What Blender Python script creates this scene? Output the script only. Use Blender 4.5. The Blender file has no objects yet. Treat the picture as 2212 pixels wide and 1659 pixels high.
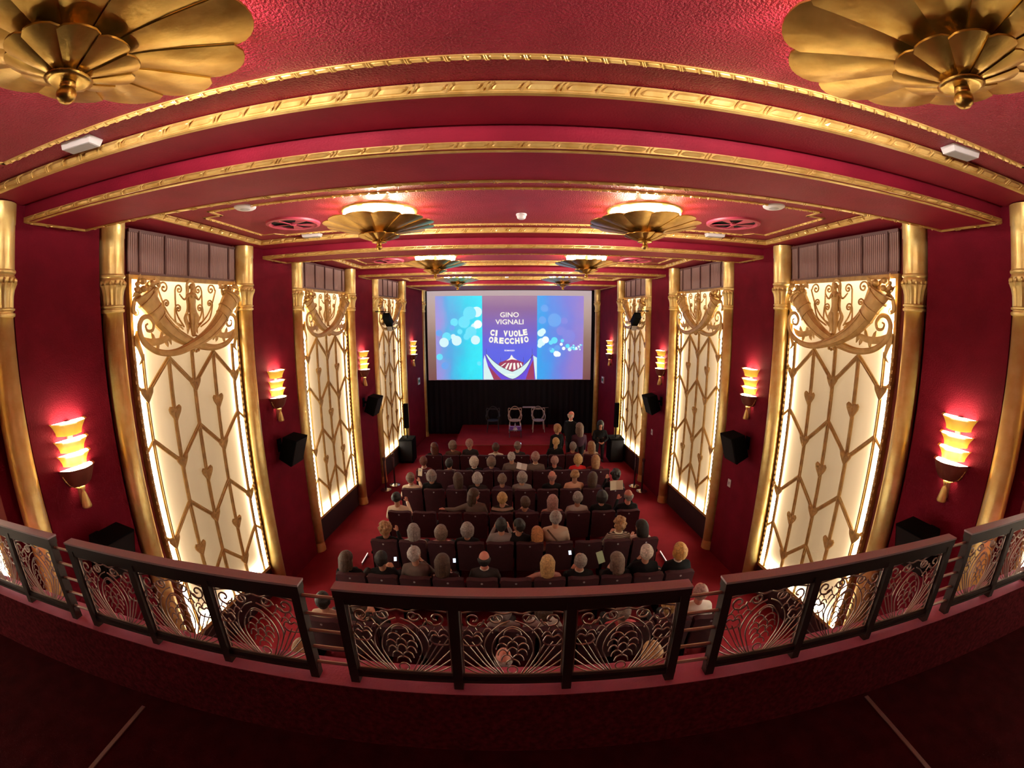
import bpy, math, random
from mathutils import Vector, Matrix
PI = math.pi
rnd = random.Random(11)
scene = bpy.context.scene
COL = scene.collection

# ------------------------------------------------------------------ camera
cam_d = bpy.data.cameras.new('camera')
cam_d.type = 'PANO'
cam_d.sensor_fit = 'HORIZONTAL'
cam_d.sensor_width = 36.0
cam_d.sensor_height = 36.0 * 1659 / 2212
cam_d.clip_start = 0.05
cam_d.clip_end = 100
cyc = cam_d.cycles if hasattr(cam_d, 'cycles') and hasattr(cam_d.cycles, 'panorama_type') else cam_d
cyc.panorama_type = 'FISHEYE_LENS_POLYNOMIAL'
cyc.fisheye_fov = math.radians(200)
cyc.fisheye_polynomial_k0 = 0
cyc.fisheye_polynomial_k1 = -0.0663494884
cyc.fisheye_polynomial_k2 = 4.63677075e-05
cyc.fisheye_polynomial_k3 = 2.4054657e-05
cyc.fisheye_polynomial_k4 = -3.97911158e-07
cam = bpy.data.objects.new('camera', cam_d)
COL.objects.link(cam)
pitch, yaw, roll = 0.156, 0.0066, -0.0025
fw = Vector((math.sin(yaw) * math.cos(pitch), math.cos(yaw) * math.cos(pitch), -math.sin(pitch)))
ri = Vector((math.cos(yaw), -math.sin(yaw), 0))
up = ri.cross(fw)
ri, up = ri * math.cos(roll) + up * math.sin(roll), up * math.cos(roll) - ri * math.sin(roll)
cam.matrix_world = Matrix(((ri.x, up.x, -fw.x, -0.094), (ri.y, up.y, -fw.y, 0.0), (ri.z, up.z, -fw.z, 4.955), (0, 0, 0, 1)))
scene.camera = cam

# ------------------------------------------------------------------ world, exposure
w = bpy.data.worlds.new('world')
scene.world = w
w.use_nodes = True
w.node_tree.nodes['Background'].inputs[0].default_value = (0.0, 0.0, 0.0, 1)
scene.view_settings.view_transform = 'Standard'
scene.view_settings.look = 'None'
scene.view_settings.exposure = 1.25
scene.view_settings.gamma = 1.0
scene.view_settings.use_curve_mapping = False
scene.cycles.use_denoising = True
scene.cycles.use_adaptive_sampling = True
scene.cycles.adaptive_threshold = 0.04
scene.cycles.adaptive_min_samples = 16
scene.cycles.max_bounces = 5
scene.cycles.diffuse_bounces = 3
scene.cycles.glossy_bounces = 3
scene.cycles.sample_clamp_indirect = 4.0
scene.cycles.caustics_reflective = False
scene.cycles.caustics_refractive = False

# light levels of the hall (W/m2 for luminous surfaces, W for lamps)
L_PANEL = 1.0      # backlit wall panels
L_SCONCE = 13.0     # sconce bowls
P_LAMP = 105.0       # ceiling lamps
L_SCREEN = 0.44      # projection

# ------------------------------------------------------------------ hall measures (metres, floor z = 0, screen towards +y)
TP = 0.0747                      # taper of the side walls
def XW(y): return 5.0 - TP * y   # half width at the glass plane
AT = math.atan(TP)
BP = 4.144                       # bay length
PANEL_Y = [5.26 + BP * k for k in (-1, 0, 1, 2)]
BEAM_N = [2.80 + BP * k for k in (-1, 0, 1, 2, 3)]
BEAM_W = 0.74
Z_SOF, Z_LEDGE, Z_FIELD = 6.07, 6.23, 6.30
Y_END, Y_REAR = 17.95, -3.6
def on_wall(s, y, off, z):       # point at distance off in front of the glass plane; s=-1 left, 1 right
    return Vector((s * (XW(y) - off), y, z))
def wall_rot(s):                 # local x runs to the right when one faces the wall, local -y points into the room
    return (PI / 2 - AT) * (1 if s < 0 else -1)

# ------------------------------------------------------------------ materials
def mat(name, color, rough=0.6, metal=0.0, bump=0.0, bscale=60.0, var=0.0, vscale=6.0, emit=None, estr=0.0, spec=0.5, sample=None, color2=None, detail=3.0, sheen=0.0):
    m = bpy.data.materials.new(name)
    m.use_nodes = True
    nt = m.node_tree
    b = nt.nodes['Principled BSDF']
    b.inputs['Base Color'].default_value = (*color, 1)
    b.inputs['Roughness'].default_value = rough
    b.inputs['Metallic'].default_value = metal
    b.inputs['Specular IOR Level'].default_value = spec
    if sheen:
        b.inputs['Sheen Weight'].default_value = sheen
    tc = nt.nodes.new('ShaderNodeTexCoord')
    if var > 0:
        n = nt.nodes.new('ShaderNodeTexNoise'); n.inputs['Scale'].default_value = vscale; n.inputs['Detail'].default_value = 4
        r = nt.nodes.new('ShaderNodeValToRGB')
        c2 = color2 or tuple(c * (1 - var) for c in color)
        r.color_ramp.elements[0].position = 0.3; r.color_ramp.elements[1].position = 0.7
        r.color_ramp.elements[0].color = (*c2, 1); r.color_ramp.elements[1].color = (*color, 1)
        nt.links.new(tc.outputs['Object'], n.inputs['Vector']); nt.links.new(n.outputs['Fac'], r.inputs['Fac'])
        nt.links.new(r.outputs['Color'], b.inputs['Base Color'])
    if bump > 0:
        n2 = nt.nodes.new('ShaderNodeTexNoise'); n2.inputs['Scale'].default_value = bscale; n2.inputs['Detail'].default_value = detail
        bp = nt.nodes.new('ShaderNodeBump'); bp.inputs['Strength'].default_value = bump; bp.inputs['Distance'].default_value = 0.02
        nt.links.new(tc.outputs['Object'], n2.inputs['Vector']); nt.links.new(n2.outputs['Fac'], bp.inputs['Height'])
        nt.links.new(bp.outputs['Normal'], b.inputs['Normal'])
    if emit:
        b.inputs['Emission Color'].default_value = (*emit, 1)
        b.inputs['Emission Strength'].default_value = estr
    if sample:
        m.cycles.emission_sampling = sample
    return m
M = {}
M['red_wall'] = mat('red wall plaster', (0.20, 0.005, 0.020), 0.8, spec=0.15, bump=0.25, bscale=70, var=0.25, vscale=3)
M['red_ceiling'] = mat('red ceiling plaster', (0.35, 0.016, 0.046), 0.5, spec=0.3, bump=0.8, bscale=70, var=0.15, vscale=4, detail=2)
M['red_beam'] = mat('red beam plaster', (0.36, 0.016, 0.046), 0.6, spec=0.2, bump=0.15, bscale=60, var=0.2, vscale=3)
M['dark'] = mat('dark void', (0.004, 0.002, 0.003), 0.9)
M['gold'] = mat('gilded plaster', (1.0, 0.80, 0.33), 0.33, 0.45, bump=0.12, bscale=25, var=0.45, vscale=7, color2=(0.90, 0.62, 0.20))
M['gold_trim'] = mat('gilded moulding', (0.90, 0.64, 0.23), 0.32, 0.35, var=0.3, vscale=9, color2=(0.66, 0.40, 0.10))
M['gold_lattice'] = mat('dull gilt lattice', (0.66, 0.41, 0.13), 0.5, 0.1, bump=0.2, bscale=40, var=0.35, vscale=10)
M['gold_ornament'] = mat('gilt relief', (0.80, 0.54, 0.20), 0.42, 0.2, var=0.35, vscale=8, color2=(0.58, 0.34, 0.09))
M['bronze'] = mat('shaded dark bronze rail', (0.055, 0.032, 0.032), 0.5, 0.2)  # dark bronze, with the shade of the balcony side put into the tone
M['lit_rail_top'] = mat('lit brown rail top', (0.64, 0.54, 0.64), 0.55, bump=0.1, bscale=120)  # paler than the rail: light on the handrail top put into the colour
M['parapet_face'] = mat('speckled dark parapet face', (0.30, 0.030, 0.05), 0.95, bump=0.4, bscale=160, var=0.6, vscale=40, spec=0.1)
M['bronze_light'] = mat('worn pale bronze', (0.62, 0.50, 0.46), 0.4, 0.4)
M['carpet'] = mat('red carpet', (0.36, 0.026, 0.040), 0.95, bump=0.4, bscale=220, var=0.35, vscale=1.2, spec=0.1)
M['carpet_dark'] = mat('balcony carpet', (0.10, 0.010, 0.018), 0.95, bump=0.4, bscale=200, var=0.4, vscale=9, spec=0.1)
M['parapet'] = mat('parapet plaster', (0.95, 0.32, 0.58), 0.8, bump=0.15, bscale=90, var=0.2, vscale=5)
M['plinth'] = mat('dark plinth cloth', (0.035, 0.010, 0.014), 0.8, bump=0.15, bscale=70)
M['jamb'] = mat('brown red jamb', (0.30, 0.045, 0.025), 0.6, var=0.25, vscale=3)
M['grille'] = mat('taupe ribbed grille', (0.40, 0.26, 0.24), 0.55, 0.2)
M['grille_bar'] = mat('brown grille bar', (0.16, 0.08, 0.075), 0.5, 0.2)
M['velvet'] = mat('maroon velvet', (0.060, 0.007, 0.016), 0.85, bump=0.15, bscale=120, var=0.3, vscale=8, spec=0.2, sheen=0.15)
M['black'] = mat('black plastic', (0.002, 0.002, 0.0025), 0.8, spec=0.08)
M['black_cloth'] = mat('black curtain', (0.004, 0.006, 0.022), 0.9, bump=0.2, bscale=12, var=0.3, vscale=3)
M['white'] = mat('white plastic', (0.75, 0.72, 0.74), 0.5)
M['grey'] = mat('grey plastic', (0.42, 0.40, 0.43), 0.5)
M['chrome'] = mat('polished steel', (0.6, 0.58, 0.58), 0.2, 0.9)
M['paper'] = mat('cream paper', (0.75, 0.66, 0.50), 0.8)
M['cover_gold'] = mat('lamp gilt', (0.90, 0.62, 0.18), 0.30, 0.9, bump=0.1, bscale=18, var=0.55, vscale=4.5, color2=(0.50, 0.28, 0.05))
M['bulb'] = mat('lit bulb', (1, 1, 1), 0.4, emit=(1.0, 0.80, 0.55), estr=6.0, sample='NONE')
M['bowl_glow'] = mat('lit bowl glass', (1, 0.95, 0.8), 0.5, emit=(1.0, 0.86, 0.52), estr=L_SCONCE)
M['bowl_glass'] = mat('amber bowl glass', (0.50, 0.29, 0.035), 0.3, emit=(1.0, 0.60, 0.10), estr=0.03, sample='NONE')
M['bowl_cup'] = mat('dull sconce cup', (0.22, 0.06, 0.04), 0.5, 0.3)
M['phone'] = mat('lit phone screen', (0.1, 0.1, 0.1), 0.4, emit=(0.65, 0.75, 1.0), estr=0.8, sample='NONE')
M['strip_light'] = mat('aisle strip light', (0.8, 0.7, 0.7), 0.5, emit=(1.0, 0.72, 0.66), estr=0.4, sample='NONE')
M['floor_strip'] = mat('pale floor strip', (0.40, 0.28, 0.27), 0.6)
M['vent'] = mat('pink painted vent', (0.50, 0.05, 0.10), 0.5)

# ------------------------------------------------------------------ mesh helpers
def tag(o, label=None, cat=None, group=None, kind=None):
    if label: o['label'] = label
    if cat: o['category'] = cat
    if group: o['group'] = group
    if kind: o['kind'] = kind
    return o
def empty(name, loc=(0, 0, 0), rz=0.0, label=None, cat=None, group=None):
    o = bpy.data.objects.new(name, None)
    o.empty_display_size = 0.1
    COL.objects.link(o)
    o.location = loc
    o.rotation_euler = (0, 0, rz)
    return tag(o, label, cat, group)
def inst(name, mesh, parent=None, loc=None, rot=None, scale=None, material=None):
    o = bpy.data.objects.new(name, mesh)
    COL.objects.link(o)
    if parent is not None: o.parent = parent
    if loc is not None: o.location = loc
    if rot is not None: o.rotation_euler = rot
    if scale is not None: o.scale = scale
    if material is not None:
        o.material_slots[0].link = 'OBJECT'
        o.material_slots[0].material = material
    return o
def copy_tree(o, parent=None):
    c = o.copy()
    COL.objects.link(c)
    if parent is not None: c.parent = parent
    for ch in o.children: copy_tree(ch, c)
    return c
def catmull(pts, n=6):
    pts = [Vector(p) for p in pts]
    P = [pts[0] * 2 - pts[1]] + pts + [pts[-1] * 2 - pts[-2]]
    out = []
    for i in range(1, len(P) - 2):
        a, b, c, d = P[i - 1], P[i], P[i + 1], P[i + 2]
        for k in range(n):
            t = k / n
            out.append(0.5 * ((2 * b) + (c - a) * t + (2 * a - 5 * b + 4 * c - d) * t * t + (3 * b - a - 3 * c + d) * t ** 3))
    out.append(P[-2].copy())
    return out
class MB:
    def __init__(s): s.v = []; s.f = []; s.mi = []; s.cur = 0
    def add(s, vs, fs):
        n = len(s.v)
        s.v += [tuple(v) for v in vs]
        s.f += [tuple(i + n for i in f) for f in fs]
        s.mi += [s.cur] * len(fs)
        return s
    def box(s, c, d, rot=None):
        c = Vector(c); hx, hy, hz = d[0] / 2, d[1] / 2, d[2] / 2
        vs = [Vector((x, y, z)) for x in (-hx, hx) for y in (-hy, hy) for z in (-hz, hz)]
        if rot is not None: vs = [rot @ v for v in vs]
        return s.add([v + c for v in vs], [(0, 1, 3, 2), (4, 6, 7, 5), (0, 4, 5, 1), (2, 3, 7, 6), (0, 2, 6, 4), (1, 5, 7, 3)])
    def bbox(s, x0, x1, y0, y1, z0, z1):
        return s.box(((x0 + x1) / 2, (y0 + y1) / 2, (z0 + z1) / 2), (abs(x1 - x0), abs(y1 - y0), abs(z1 - z0)))
    def hull8(s, low, high):   # two quads of 4 points
        return s.add(list(low) + list(high), [(3, 2, 1, 0), (4, 5, 6, 7), (0, 1, 5, 4), (1, 2, 6, 5), (2, 3, 7, 6), (3, 0, 4, 7)])
    def quad(s, a, b, c, d): return s.add([a, b, c, d], [(0, 1, 2, 3)])
    def tube(s, pts, r, n=6, flat=1.0, fdir=None, closed=False):
        # r: number or list; flat: radius factor along fdir
        pts = [Vector(p) for p in pts]
        N = len(pts)
        rs = r if isinstance(r, (list, tuple)) else [r] * N
        vs = []; up_ = Vector(fdir) if fdir is not None else None
        prev = None
        for i, p in enumerate(pts):
            if closed: t = pts[(i + 1) % N] - pts[i - 1]
            else: t = pts[min(i + 1, N - 1)] - pts[max(i - 1, 0)]
            if t.length < 1e-9: t = Vector((0, 0, 1))
            t.normalize()
            if up_ is not None:
                a = up_ - t * up_.dot(t)
                if a.length < 1e-4: a = t.orthogonal()
            else:
                a = prev - t * prev.dot(t) if prev is not None else t.orthogonal()
                if a.length < 1e-4: a = t.orthogonal()
            a.normalize(); b = t.cross(a); prev = a
            for k in range(n):
                q = 2 * PI * k / n
                vs.append(p + (a * math.cos(q) * flat + b * math.sin(q)) * rs[i])
        fs = []
        M_ = N if closed else N - 1
        for i in range(M_):
            j = (i + 1) % N
            for k in range(n):
                l = (k + 1) % n
                fs.append((i * n + k, i * n + l, j * n + l, j * n + k))
        if not closed:
            fs.append(tuple(reversed(range(n)))); fs.append(tuple((N - 1) * n + k for k in range(n)))
        return s.add(vs, fs)
    def lathe(s, prof, n=16, c=(0, 0, 0), a0=0.0, a1=2 * PI, flute=0.0, nf=0, caps=True):
        c = Vector(c); full = abs(a1 - a0 - 2 * PI) < 1e-6
        m = n if full else n + 1
        vs = []
        for r, z in prof:
            for k in range(m):
                q = a0 + (a1 - a0) * k / n
                rr = r * (1 + (flute * math.cos(q * nf) if nf else 0))
                vs.append(c + Vector((rr * math.cos(q), rr * math.sin(q), z)))
        fs = []
        for i in range(len(prof) - 1):
            for k in range(n):
                l = (k + 1) % m if full else k + 1
                fs.append((i * m + k, i * m + l, (i + 1) * m + l, (i + 1) * m + k))
        if full and caps:
            if prof[0][0] > 1e-4: fs.append(tuple(reversed(range(m))))
            if prof[-1][0] > 1e-4: fs.append(tuple((len(prof) - 1) * m + k for k in range(m)))
        return s.add(vs, fs)
    def ball(s, c, r, n=8, m=6, rot=None):
        c = Vector(c)
        if not isinstance(r, (tuple, list)): r = (r, r, r)
        vs = [Vector((0, 0, r[2]))]
        for i in range(1, m):
            a = PI * i / m
            for k in range(n):
                q = 2 * PI * k / n
                vs.append(Vector((r[0] * math.sin(a) * math.cos(q), r[1] * math.sin(a) * math.sin(q), r[2] * math.cos(a))))
        vs.append(Vector((0, 0, -r[2])))
        fs = [(0, 1 + k, 1 + (k + 1) % n) for k in range(n)]
        for i in range(m - 2):
            for k in range(n):
                a = 1 + i * n + k; b = 1 + i * n + (k + 1) % n
                fs.append((a, a + n, b + n, b))
        e = len(vs) - 1
        fs += [(e, e - n + (k + 1) % n, e - n + k) for k in range(n)]
        if rot is not None: vs = [rot @ v for v in vs]
        return s.add([v + c for v in vs], fs)
    def shell(s, fn, nu, nv, th):   # closed thin sheet from fn(u,v) -> Vector, thickness th (vector)
        th = Vector(th)
        g = [[Vector(fn(i / nu, j / nv)) for j in range(nv + 1)] for i in range(nu + 1)]
        W_ = nv + 1; n1 = (nu + 1) * W_
        vs = [p for row in g for p in row] + [p + th for row in g for p in row]
        fs = []
        for i in range(nu):
            for j in range(nv):
                a = i * W_ + j
                fs.append((a, a + 1, a + W_ + 1, a + W_)); fs.append((n1 + a, n1 + a + W_, n1 + a + W_ + 1, n1 + a + 1))
        edge = [j for j in range(W_)] + [i * W_ + nv for i in range(1, nu + 1)] + [nu * W_ + j for j in range(nv - 1, -1, -1)] + [i * W_ for i in range(nu - 1, 0, -1)]
        for k in range(len(edge)):
            a, b = edge[k], edge[(k + 1) % len(edge)]
            fs.append((a, n1 + a, n1 + b, b))
        return s.add(vs, fs)
    def prism(s, poly, o, ex, ey, ez, depth):   # 2-D polygon in plane (ex, ey) at o, extruded by ez*depth
        o = Vector(o); ex = Vector(ex); ey = Vector(ey); ez = Vector(ez)
        n = len(poly)
        lo = [o + ex * p[0] + ey * p[1] for p in poly]
        vs = lo + [p + ez * depth for p in lo]
        fs = [tuple(reversed(range(n))), tuple(range(n, 2 * n))] + [(i, (i + 1) % n, n + (i + 1) % n, n + i) for i in range(n)]
        return s.add(vs, fs)
    def sweep(s, prof, p0, p1, side, upv=(0, 0, 1)):   # straight moulding: 2-D profile (along side, along up)
        p0 = Vector(p0); p1 = Vector(p1); side = Vector(side); upv = Vector(upv)
        n = len(prof)
        vs = [p0 + side * a + upv * b for a, b in prof] + [p1 + side * a + upv * b for a, b in prof]
        fs = [(i, (i + 1) % n, n + (i + 1) % n, n + i) for i in range(n)] + [tuple(reversed(range(n))), tuple(range(n, 2 * n))]
        return s.add(vs, fs)
    def mesh(s, name, mats, smooth=False):
        me = bpy.data.meshes.new(name)
        me.from_pydata(s.v, [], s.f)
        for m in (mats if isinstance(mats, (list, tuple)) else [mats]): me.materials.append(m)
        if any(s.mi): me.polygons.foreach_set('material_index', s.mi)
        if smooth is True: me.polygons.foreach_set('use_smooth', [True] * len(me.polygons))
        me.update()
        if smooth == 'auto':
            me.polygons.foreach_set('use_smooth', [True] * len(me.polygons))
            me.set_sharp_from_angle(angle=math.radians(40))
        return me
    def build(s, name, mats, parent=None, smooth=False, loc=None, rot=None):
        return inst(name, s.mesh(name, mats, smooth), parent, loc, rot)
def struct(o): o['kind'] = 'structure'; return o
ORD = ['first', 'second', 'third', 'fourth', 'fifth', 'sixth', 'seventh', 'eighth', 'ninth', 'tenth', 'eleventh', 'twelfth']
# ================================================================== room shell
SIDE = {-1: 'left', 1: 'right'}
def slab(name, x0, x1, y0, y1, z0, z1, m, parent=None):
    return MB().bbox(x0, x1, y0, y1, z0, z1).build(name, m, parent)
floor = struct(slab('floor', -5.6, 5.6, Y_REAR - .2, Y_END + .2, -0.12, 0, M['carpet']))
tag(floor, 'red carpeted floor of the stalls')
end = struct(slab('wall_front', -4.4, 4.4, Y_END, Y_END + .15, 0, 6.7, M['black_cloth']))
tag(end, 'black drape wall behind the screen')
rear = struct(slab('wall_back', -5.6, 5.6, Y_REAR - .15, Y_REAR, 0, 6.7, M['red_wall']))
tag(rear, 'red wall behind the balcony')
C_NEAR = [3.90 + BP * k for k in (-1, 0, 1, 2)]
C_FAR = [2.55] + [6.45 + BP * k for k in (0, 1, 2)]
PIERS = [(C_FAR[0] - 1.59 - BP + .34 + 1.25, C_NEAR[0] - .17)] + [(C_FAR[k] + .17, C_NEAR[k + 1] - .17) for k in range(3)] + [(C_FAR[3] + .17, 17.22)]
PIERS[0] = (Y_REAR, C_NEAR[0] - .17)
PIERS[1] = (2.68, 3.71)
def wall_prism(mb, s, y0, y1, o0, o1, z0, z1):
    q = [on_wall(s, y0, o0, z0), on_wall(s, y1, o0, z0), on_wall(s, y1, o1, z0), on_wall(s, y0, o1, z0)]
    if s < 0: q = q[::-1]
    mb.hull8(q, [p + Vector((0, 0, z1 - z0)) for p in q])
for s in (-1, 1):
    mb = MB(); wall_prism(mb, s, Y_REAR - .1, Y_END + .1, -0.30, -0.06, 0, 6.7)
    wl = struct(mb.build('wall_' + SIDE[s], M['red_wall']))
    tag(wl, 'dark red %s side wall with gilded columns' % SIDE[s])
    for i, (y0, y1) in enumerate(PIERS):
        mb = MB(); wall_prism(mb, s, y0, y1, -0.07, 0.13, 0, 6.3)
        mb.build('wall_pier', M['red_wall'], wl)
    for yc in PANEL_Y:
        mb = MB(); wall_prism(mb, s, yc - 1.05, yc + 1.05, -0.07, 0.03, 0, 0.60); mb.build('plinth', M['plinth'], wl)
        mb = MB()
        for a, b in ((yc - 1.36, yc - 1.05), (yc + 1.05, yc + 1.2)): wall_prism(mb, s, a, b, -0.07, -0.02, 0, 6.25)
        mb.build('jamb_strip', M['jamb'], wl)
# ------------------------------------------------------------------ ceiling
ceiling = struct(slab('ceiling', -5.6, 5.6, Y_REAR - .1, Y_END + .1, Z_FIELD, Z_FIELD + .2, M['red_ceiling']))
tag(ceiling, 'red textured plaster ceiling')
def moulding(name, p0, p1, side, upv, w, h, step, parent, m='gold_trim', base=True):
    # flat strip carrying a half round reed, cut into lengths by slanting ribbon bands (one band, two bands, one ...)
    mb = MB()
    reeds(mb, p0, p1, side, upv, w, h, step, base)
    return mb.build(name, M[m], parent)
def reeds(mb, p0, p1, side, upv, w, h, step, base=True):
    p0 = Vector(p0); p1 = Vector(p1); side = Vector(side); upv = Vector(upv)
    L = (p1 - p0).length; d = (p1 - p0) / L
    if base: mb.sweep([(0, -w / 2), (h * .4, -w / 2), (h * .4, w / 2), (0, w / 2)], p0, p1, side, upv)
    if not step:
        mb.sweep([(0, -w * .4), (h * .7, -w * .3), (h, 0), (h * .7, w * .3), (0, w * .4)], p0, p1, side, upv); return
    n = max(1, int(L / step)); st = L / n
    prof = [(-.42, 0), (-.32, .62), (0, 1.0), (.32, .62), (.42, 0)]
    for i in range(n):
        g0 = st * (.15 if i % 2 == 0 else .07); g1 = st * (.07 if i % 2 == 0 else .15)
        a = i * st + g0; b = (i + 1) * st - g1; vs = []; e = min(.12 * st, .02)
        for t, sc in ((a, .55), (a + e, .95), (a + 2 * e, 1), (b - 2 * e, 1), (b - e, .95), (b, .55)):
            for u, r in prof: vs.append(p0 + d * (t + u * w * .7) + upv * (u * w * sc) + side * (h * r * sc))
        k = len(prof)
        mb.add(vs, [(q * k + c, q * k + c + 1, (q + 1) * k + c + 1, (q + 1) * k + c) for q in range(5) for c in range(k - 1)] + [tuple(range(k)), tuple(reversed(range(5 * k, 6 * k)))])
        for o in ((-.06 * st, .06 * st) if i % 2 == 0 else (0,)):
            c = p0 + d * (i * st + o)
            if i == 0: continue
            mb.tube([c - upv * w * .44 - d * w * .31 + side * h * .25, c - upv * w * .2 - d * w * .14 + side * h * .85, c + side * h * 1.1, c + upv * w * .2 + d * w * .14 + side * h * .85, c + upv * w * .44 + d * w * .31 + side * h * .25], min(.035 * st, .10 * w), 4)
UP = Vector((0, 0, 1)); DN = Vector((0, 0, -1))
FY = Vector((0, 1, 0)); NY = Vector((0, -1, 0))
beams = []
for i, yn in enumerate(BEAM_N):
    yf = yn + BEAM_W if i < 4 else Y_END
    xe0, xe1 = XW(yn) + .1, XW(yf) + .1
    mb = MB(); q = [(-xe0, yn, Z_SOF), (xe0, yn, Z_SOF), (xe1, yf, Z_SOF), (-xe1, yf, Z_SOF)]
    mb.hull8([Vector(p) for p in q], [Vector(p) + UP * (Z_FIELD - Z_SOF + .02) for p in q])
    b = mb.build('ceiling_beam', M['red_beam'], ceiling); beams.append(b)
    xm = XW(yn) - .12
    moulding('beam_moulding', (-xm, yn, Z_SOF + .022), (xm, yn, Z_SOF + .022), NY, UP, .048, .028, .21, b)
    moulding('beam_moulding', (-xm, yn + .04, Z_SOF), (xm, yn + .04, Z_SOF), DN, FY, .045, .012, 0, b)
    if i < 4:
        xm2 = XW(yf) - .12
        moulding('beam_moulding', (-xm2, yf - .04, Z_SOF), (xm2, yf - .04, Z_SOF), DN, FY, .055, .018, .2, b)
        moulding('beam_moulding', (-xm2, yf, Z_SOF + .03), (xm2, yf, Z_SOF + .03), FY, UP, .05, .02, 0, b)
    for s in (-1, 1):
        a_ = on_wall(s, yn, .16, Z_SOF); c_ = on_wall(s, yf, .16, Z_SOF)
        moulding('beam_moulding', a_, c_, DN, Vector((-s, 0, 0)), .06, .02, .22, b)
# bays: ledge frames, edge moulding and thin panel moulding with notched corners
BAYS = []
for i in range(-1, 4):
    y0 = BEAM_N[i] + BEAM_W if i >= 0 else Y_REAR
    y1 = BEAM_N[i + 1]
    yB0, yB1 = y0 + .50, y1 - .46
    yA0, yA1 = y0 + .92, y1 - .72
    xB = XW((y0 + y1) / 2) - .50
    xA = xB - .28
    if i < 0: yB0 = yA0 = Y_REAR + .3
    BAYS.append((y0, y1, yA0, yA1, xA))
    mb = MB()
    mb.bbox(-5.2, 5.2, yB1, y1 - .03, Z_LEDGE, Z_FIELD + .02)
    mb.bbox(-5.2, 5.2, y0 + .03, yB0, Z_LEDGE, Z_FIELD + .02)
    for s in (-1, 1): mb.bbox(s * xB, s * 5.2, yB0, yB1, Z_LEDGE, Z_FIELD + .02)
    led = mb.build('ceiling_ledge', M['red_beam'], ceiling)
    zb = (Z_LEDGE + Z_FIELD) / 2 - .005
    moulding('ledge_moulding', (-xB, yB1, zb), (xB, yB1, zb), NY, UP, .070, .034, .21, led)
    moulding('ledge_moulding', (-xB, yB0, zb), (xB, yB0, zb), FY, UP, .070, .034, .21, led)
    for s in (-1, 1): moulding('ledge_moulding', (s * xB, yB0, zb), (s * xB, yB1, zb), Vector((-s, 0, 0)), UP, .070, .034, .21, led)
    # lip of the moulding under the ledge edge
    mb = MB()
    mb.bbox(-xB - .03, xB + .03, yB1 - .005, yB1 + .03, Z_LEDGE - .008, Z_LEDGE)
    mb.bbox(-xB - .03, xB + .03, yB0 - .03, yB0 + .005, Z_LEDGE - .008, Z_LEDGE)
    for s in (-1, 1): mb.bbox(s * (xB - .005), s * (xB + .03), yB0, yB1, Z_LEDGE - .008, Z_LEDGE)
    mb.build('ledge_lip', M['gold_trim'], led)
    c = .24
    pth = [(-xA, yA0 + c), (-xA + c, yA0 + c), (-xA + c, yA0), (xA - c, yA0), (xA - c, yA0 + c), (xA, yA0 + c), (xA, yA1 - .14), (xA - .2, yA1 - .14), (xA - .3, yA1), (-xA + .3, yA1), (-xA + .2, yA1 - .14), (-xA, yA1 - .14)]
    mb = MB()
    for k in range(len(pth)):
        a = Vector((*pth[k], Z_FIELD)); b_ = Vector((*pth[(k + 1) % len(pth)], Z_FIELD))
        d = (b_ - a).normalized(); sd = Vector((-d.y, d.x, 0))
        prof = [(0, -.022), (.008, -.022), (.008, .022), (0, .022)]
        mb.sweep(prof, a - d * .02, b_ + d * .02, DN, sd)
        if (b_ - a).length > .5: reeds(mb, a, b_, DN, sd, .042, .022, .1, False)
    mb.build('panel_moulding', M['gold_trim'], ceiling)
# ------------------------------------------------------------------ balcony
YB = 1.36
ZB = 3.005
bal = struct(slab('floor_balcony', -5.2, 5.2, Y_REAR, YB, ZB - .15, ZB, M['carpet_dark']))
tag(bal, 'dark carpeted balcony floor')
par = MB()
par.bbox(-5.2, 5.2, YB, 1.53, ZB - .45, 3.405)
parapet = struct(par.build('trim_1', M['parapet'])); tag(parapet, 'low red parapet ledge under the railing')
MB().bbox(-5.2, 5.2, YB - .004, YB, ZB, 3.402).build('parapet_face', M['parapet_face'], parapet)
for x, nm in ((-2.07, 'left'), (1.85, 'right')):
    o = MB().bbox(x - .012, x + .012, -.6, 1.27 if x < 0 else 1.33, ZB, ZB + .006).build('floor_strip', M['floor_strip'])
    tag(o, 'pale thin strip across the dark balcony floor at lower %s' % nm, 'floor strip', 'balcony floor strips')
# ------------------------------------------------------------------ stage
stage = empty('stage_platform', (0, 0, 0), 0, 'low red carpeted stage under the screen', 'stage')
MB().bbox(-2.08, 1.98, 14.85, Y_END - .12, 0, .4).build('platform', M['carpet'], stage)
MB().bbox(-2.33, -2.08, 15.2, 16.4, 0, .2).build('stage_step', M['carpet'], stage)
MB().bbox(-2.085, 1.985, 14.83, 14.85, .38, .405).build('stage_edge', M['jamb'], stage)
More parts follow.
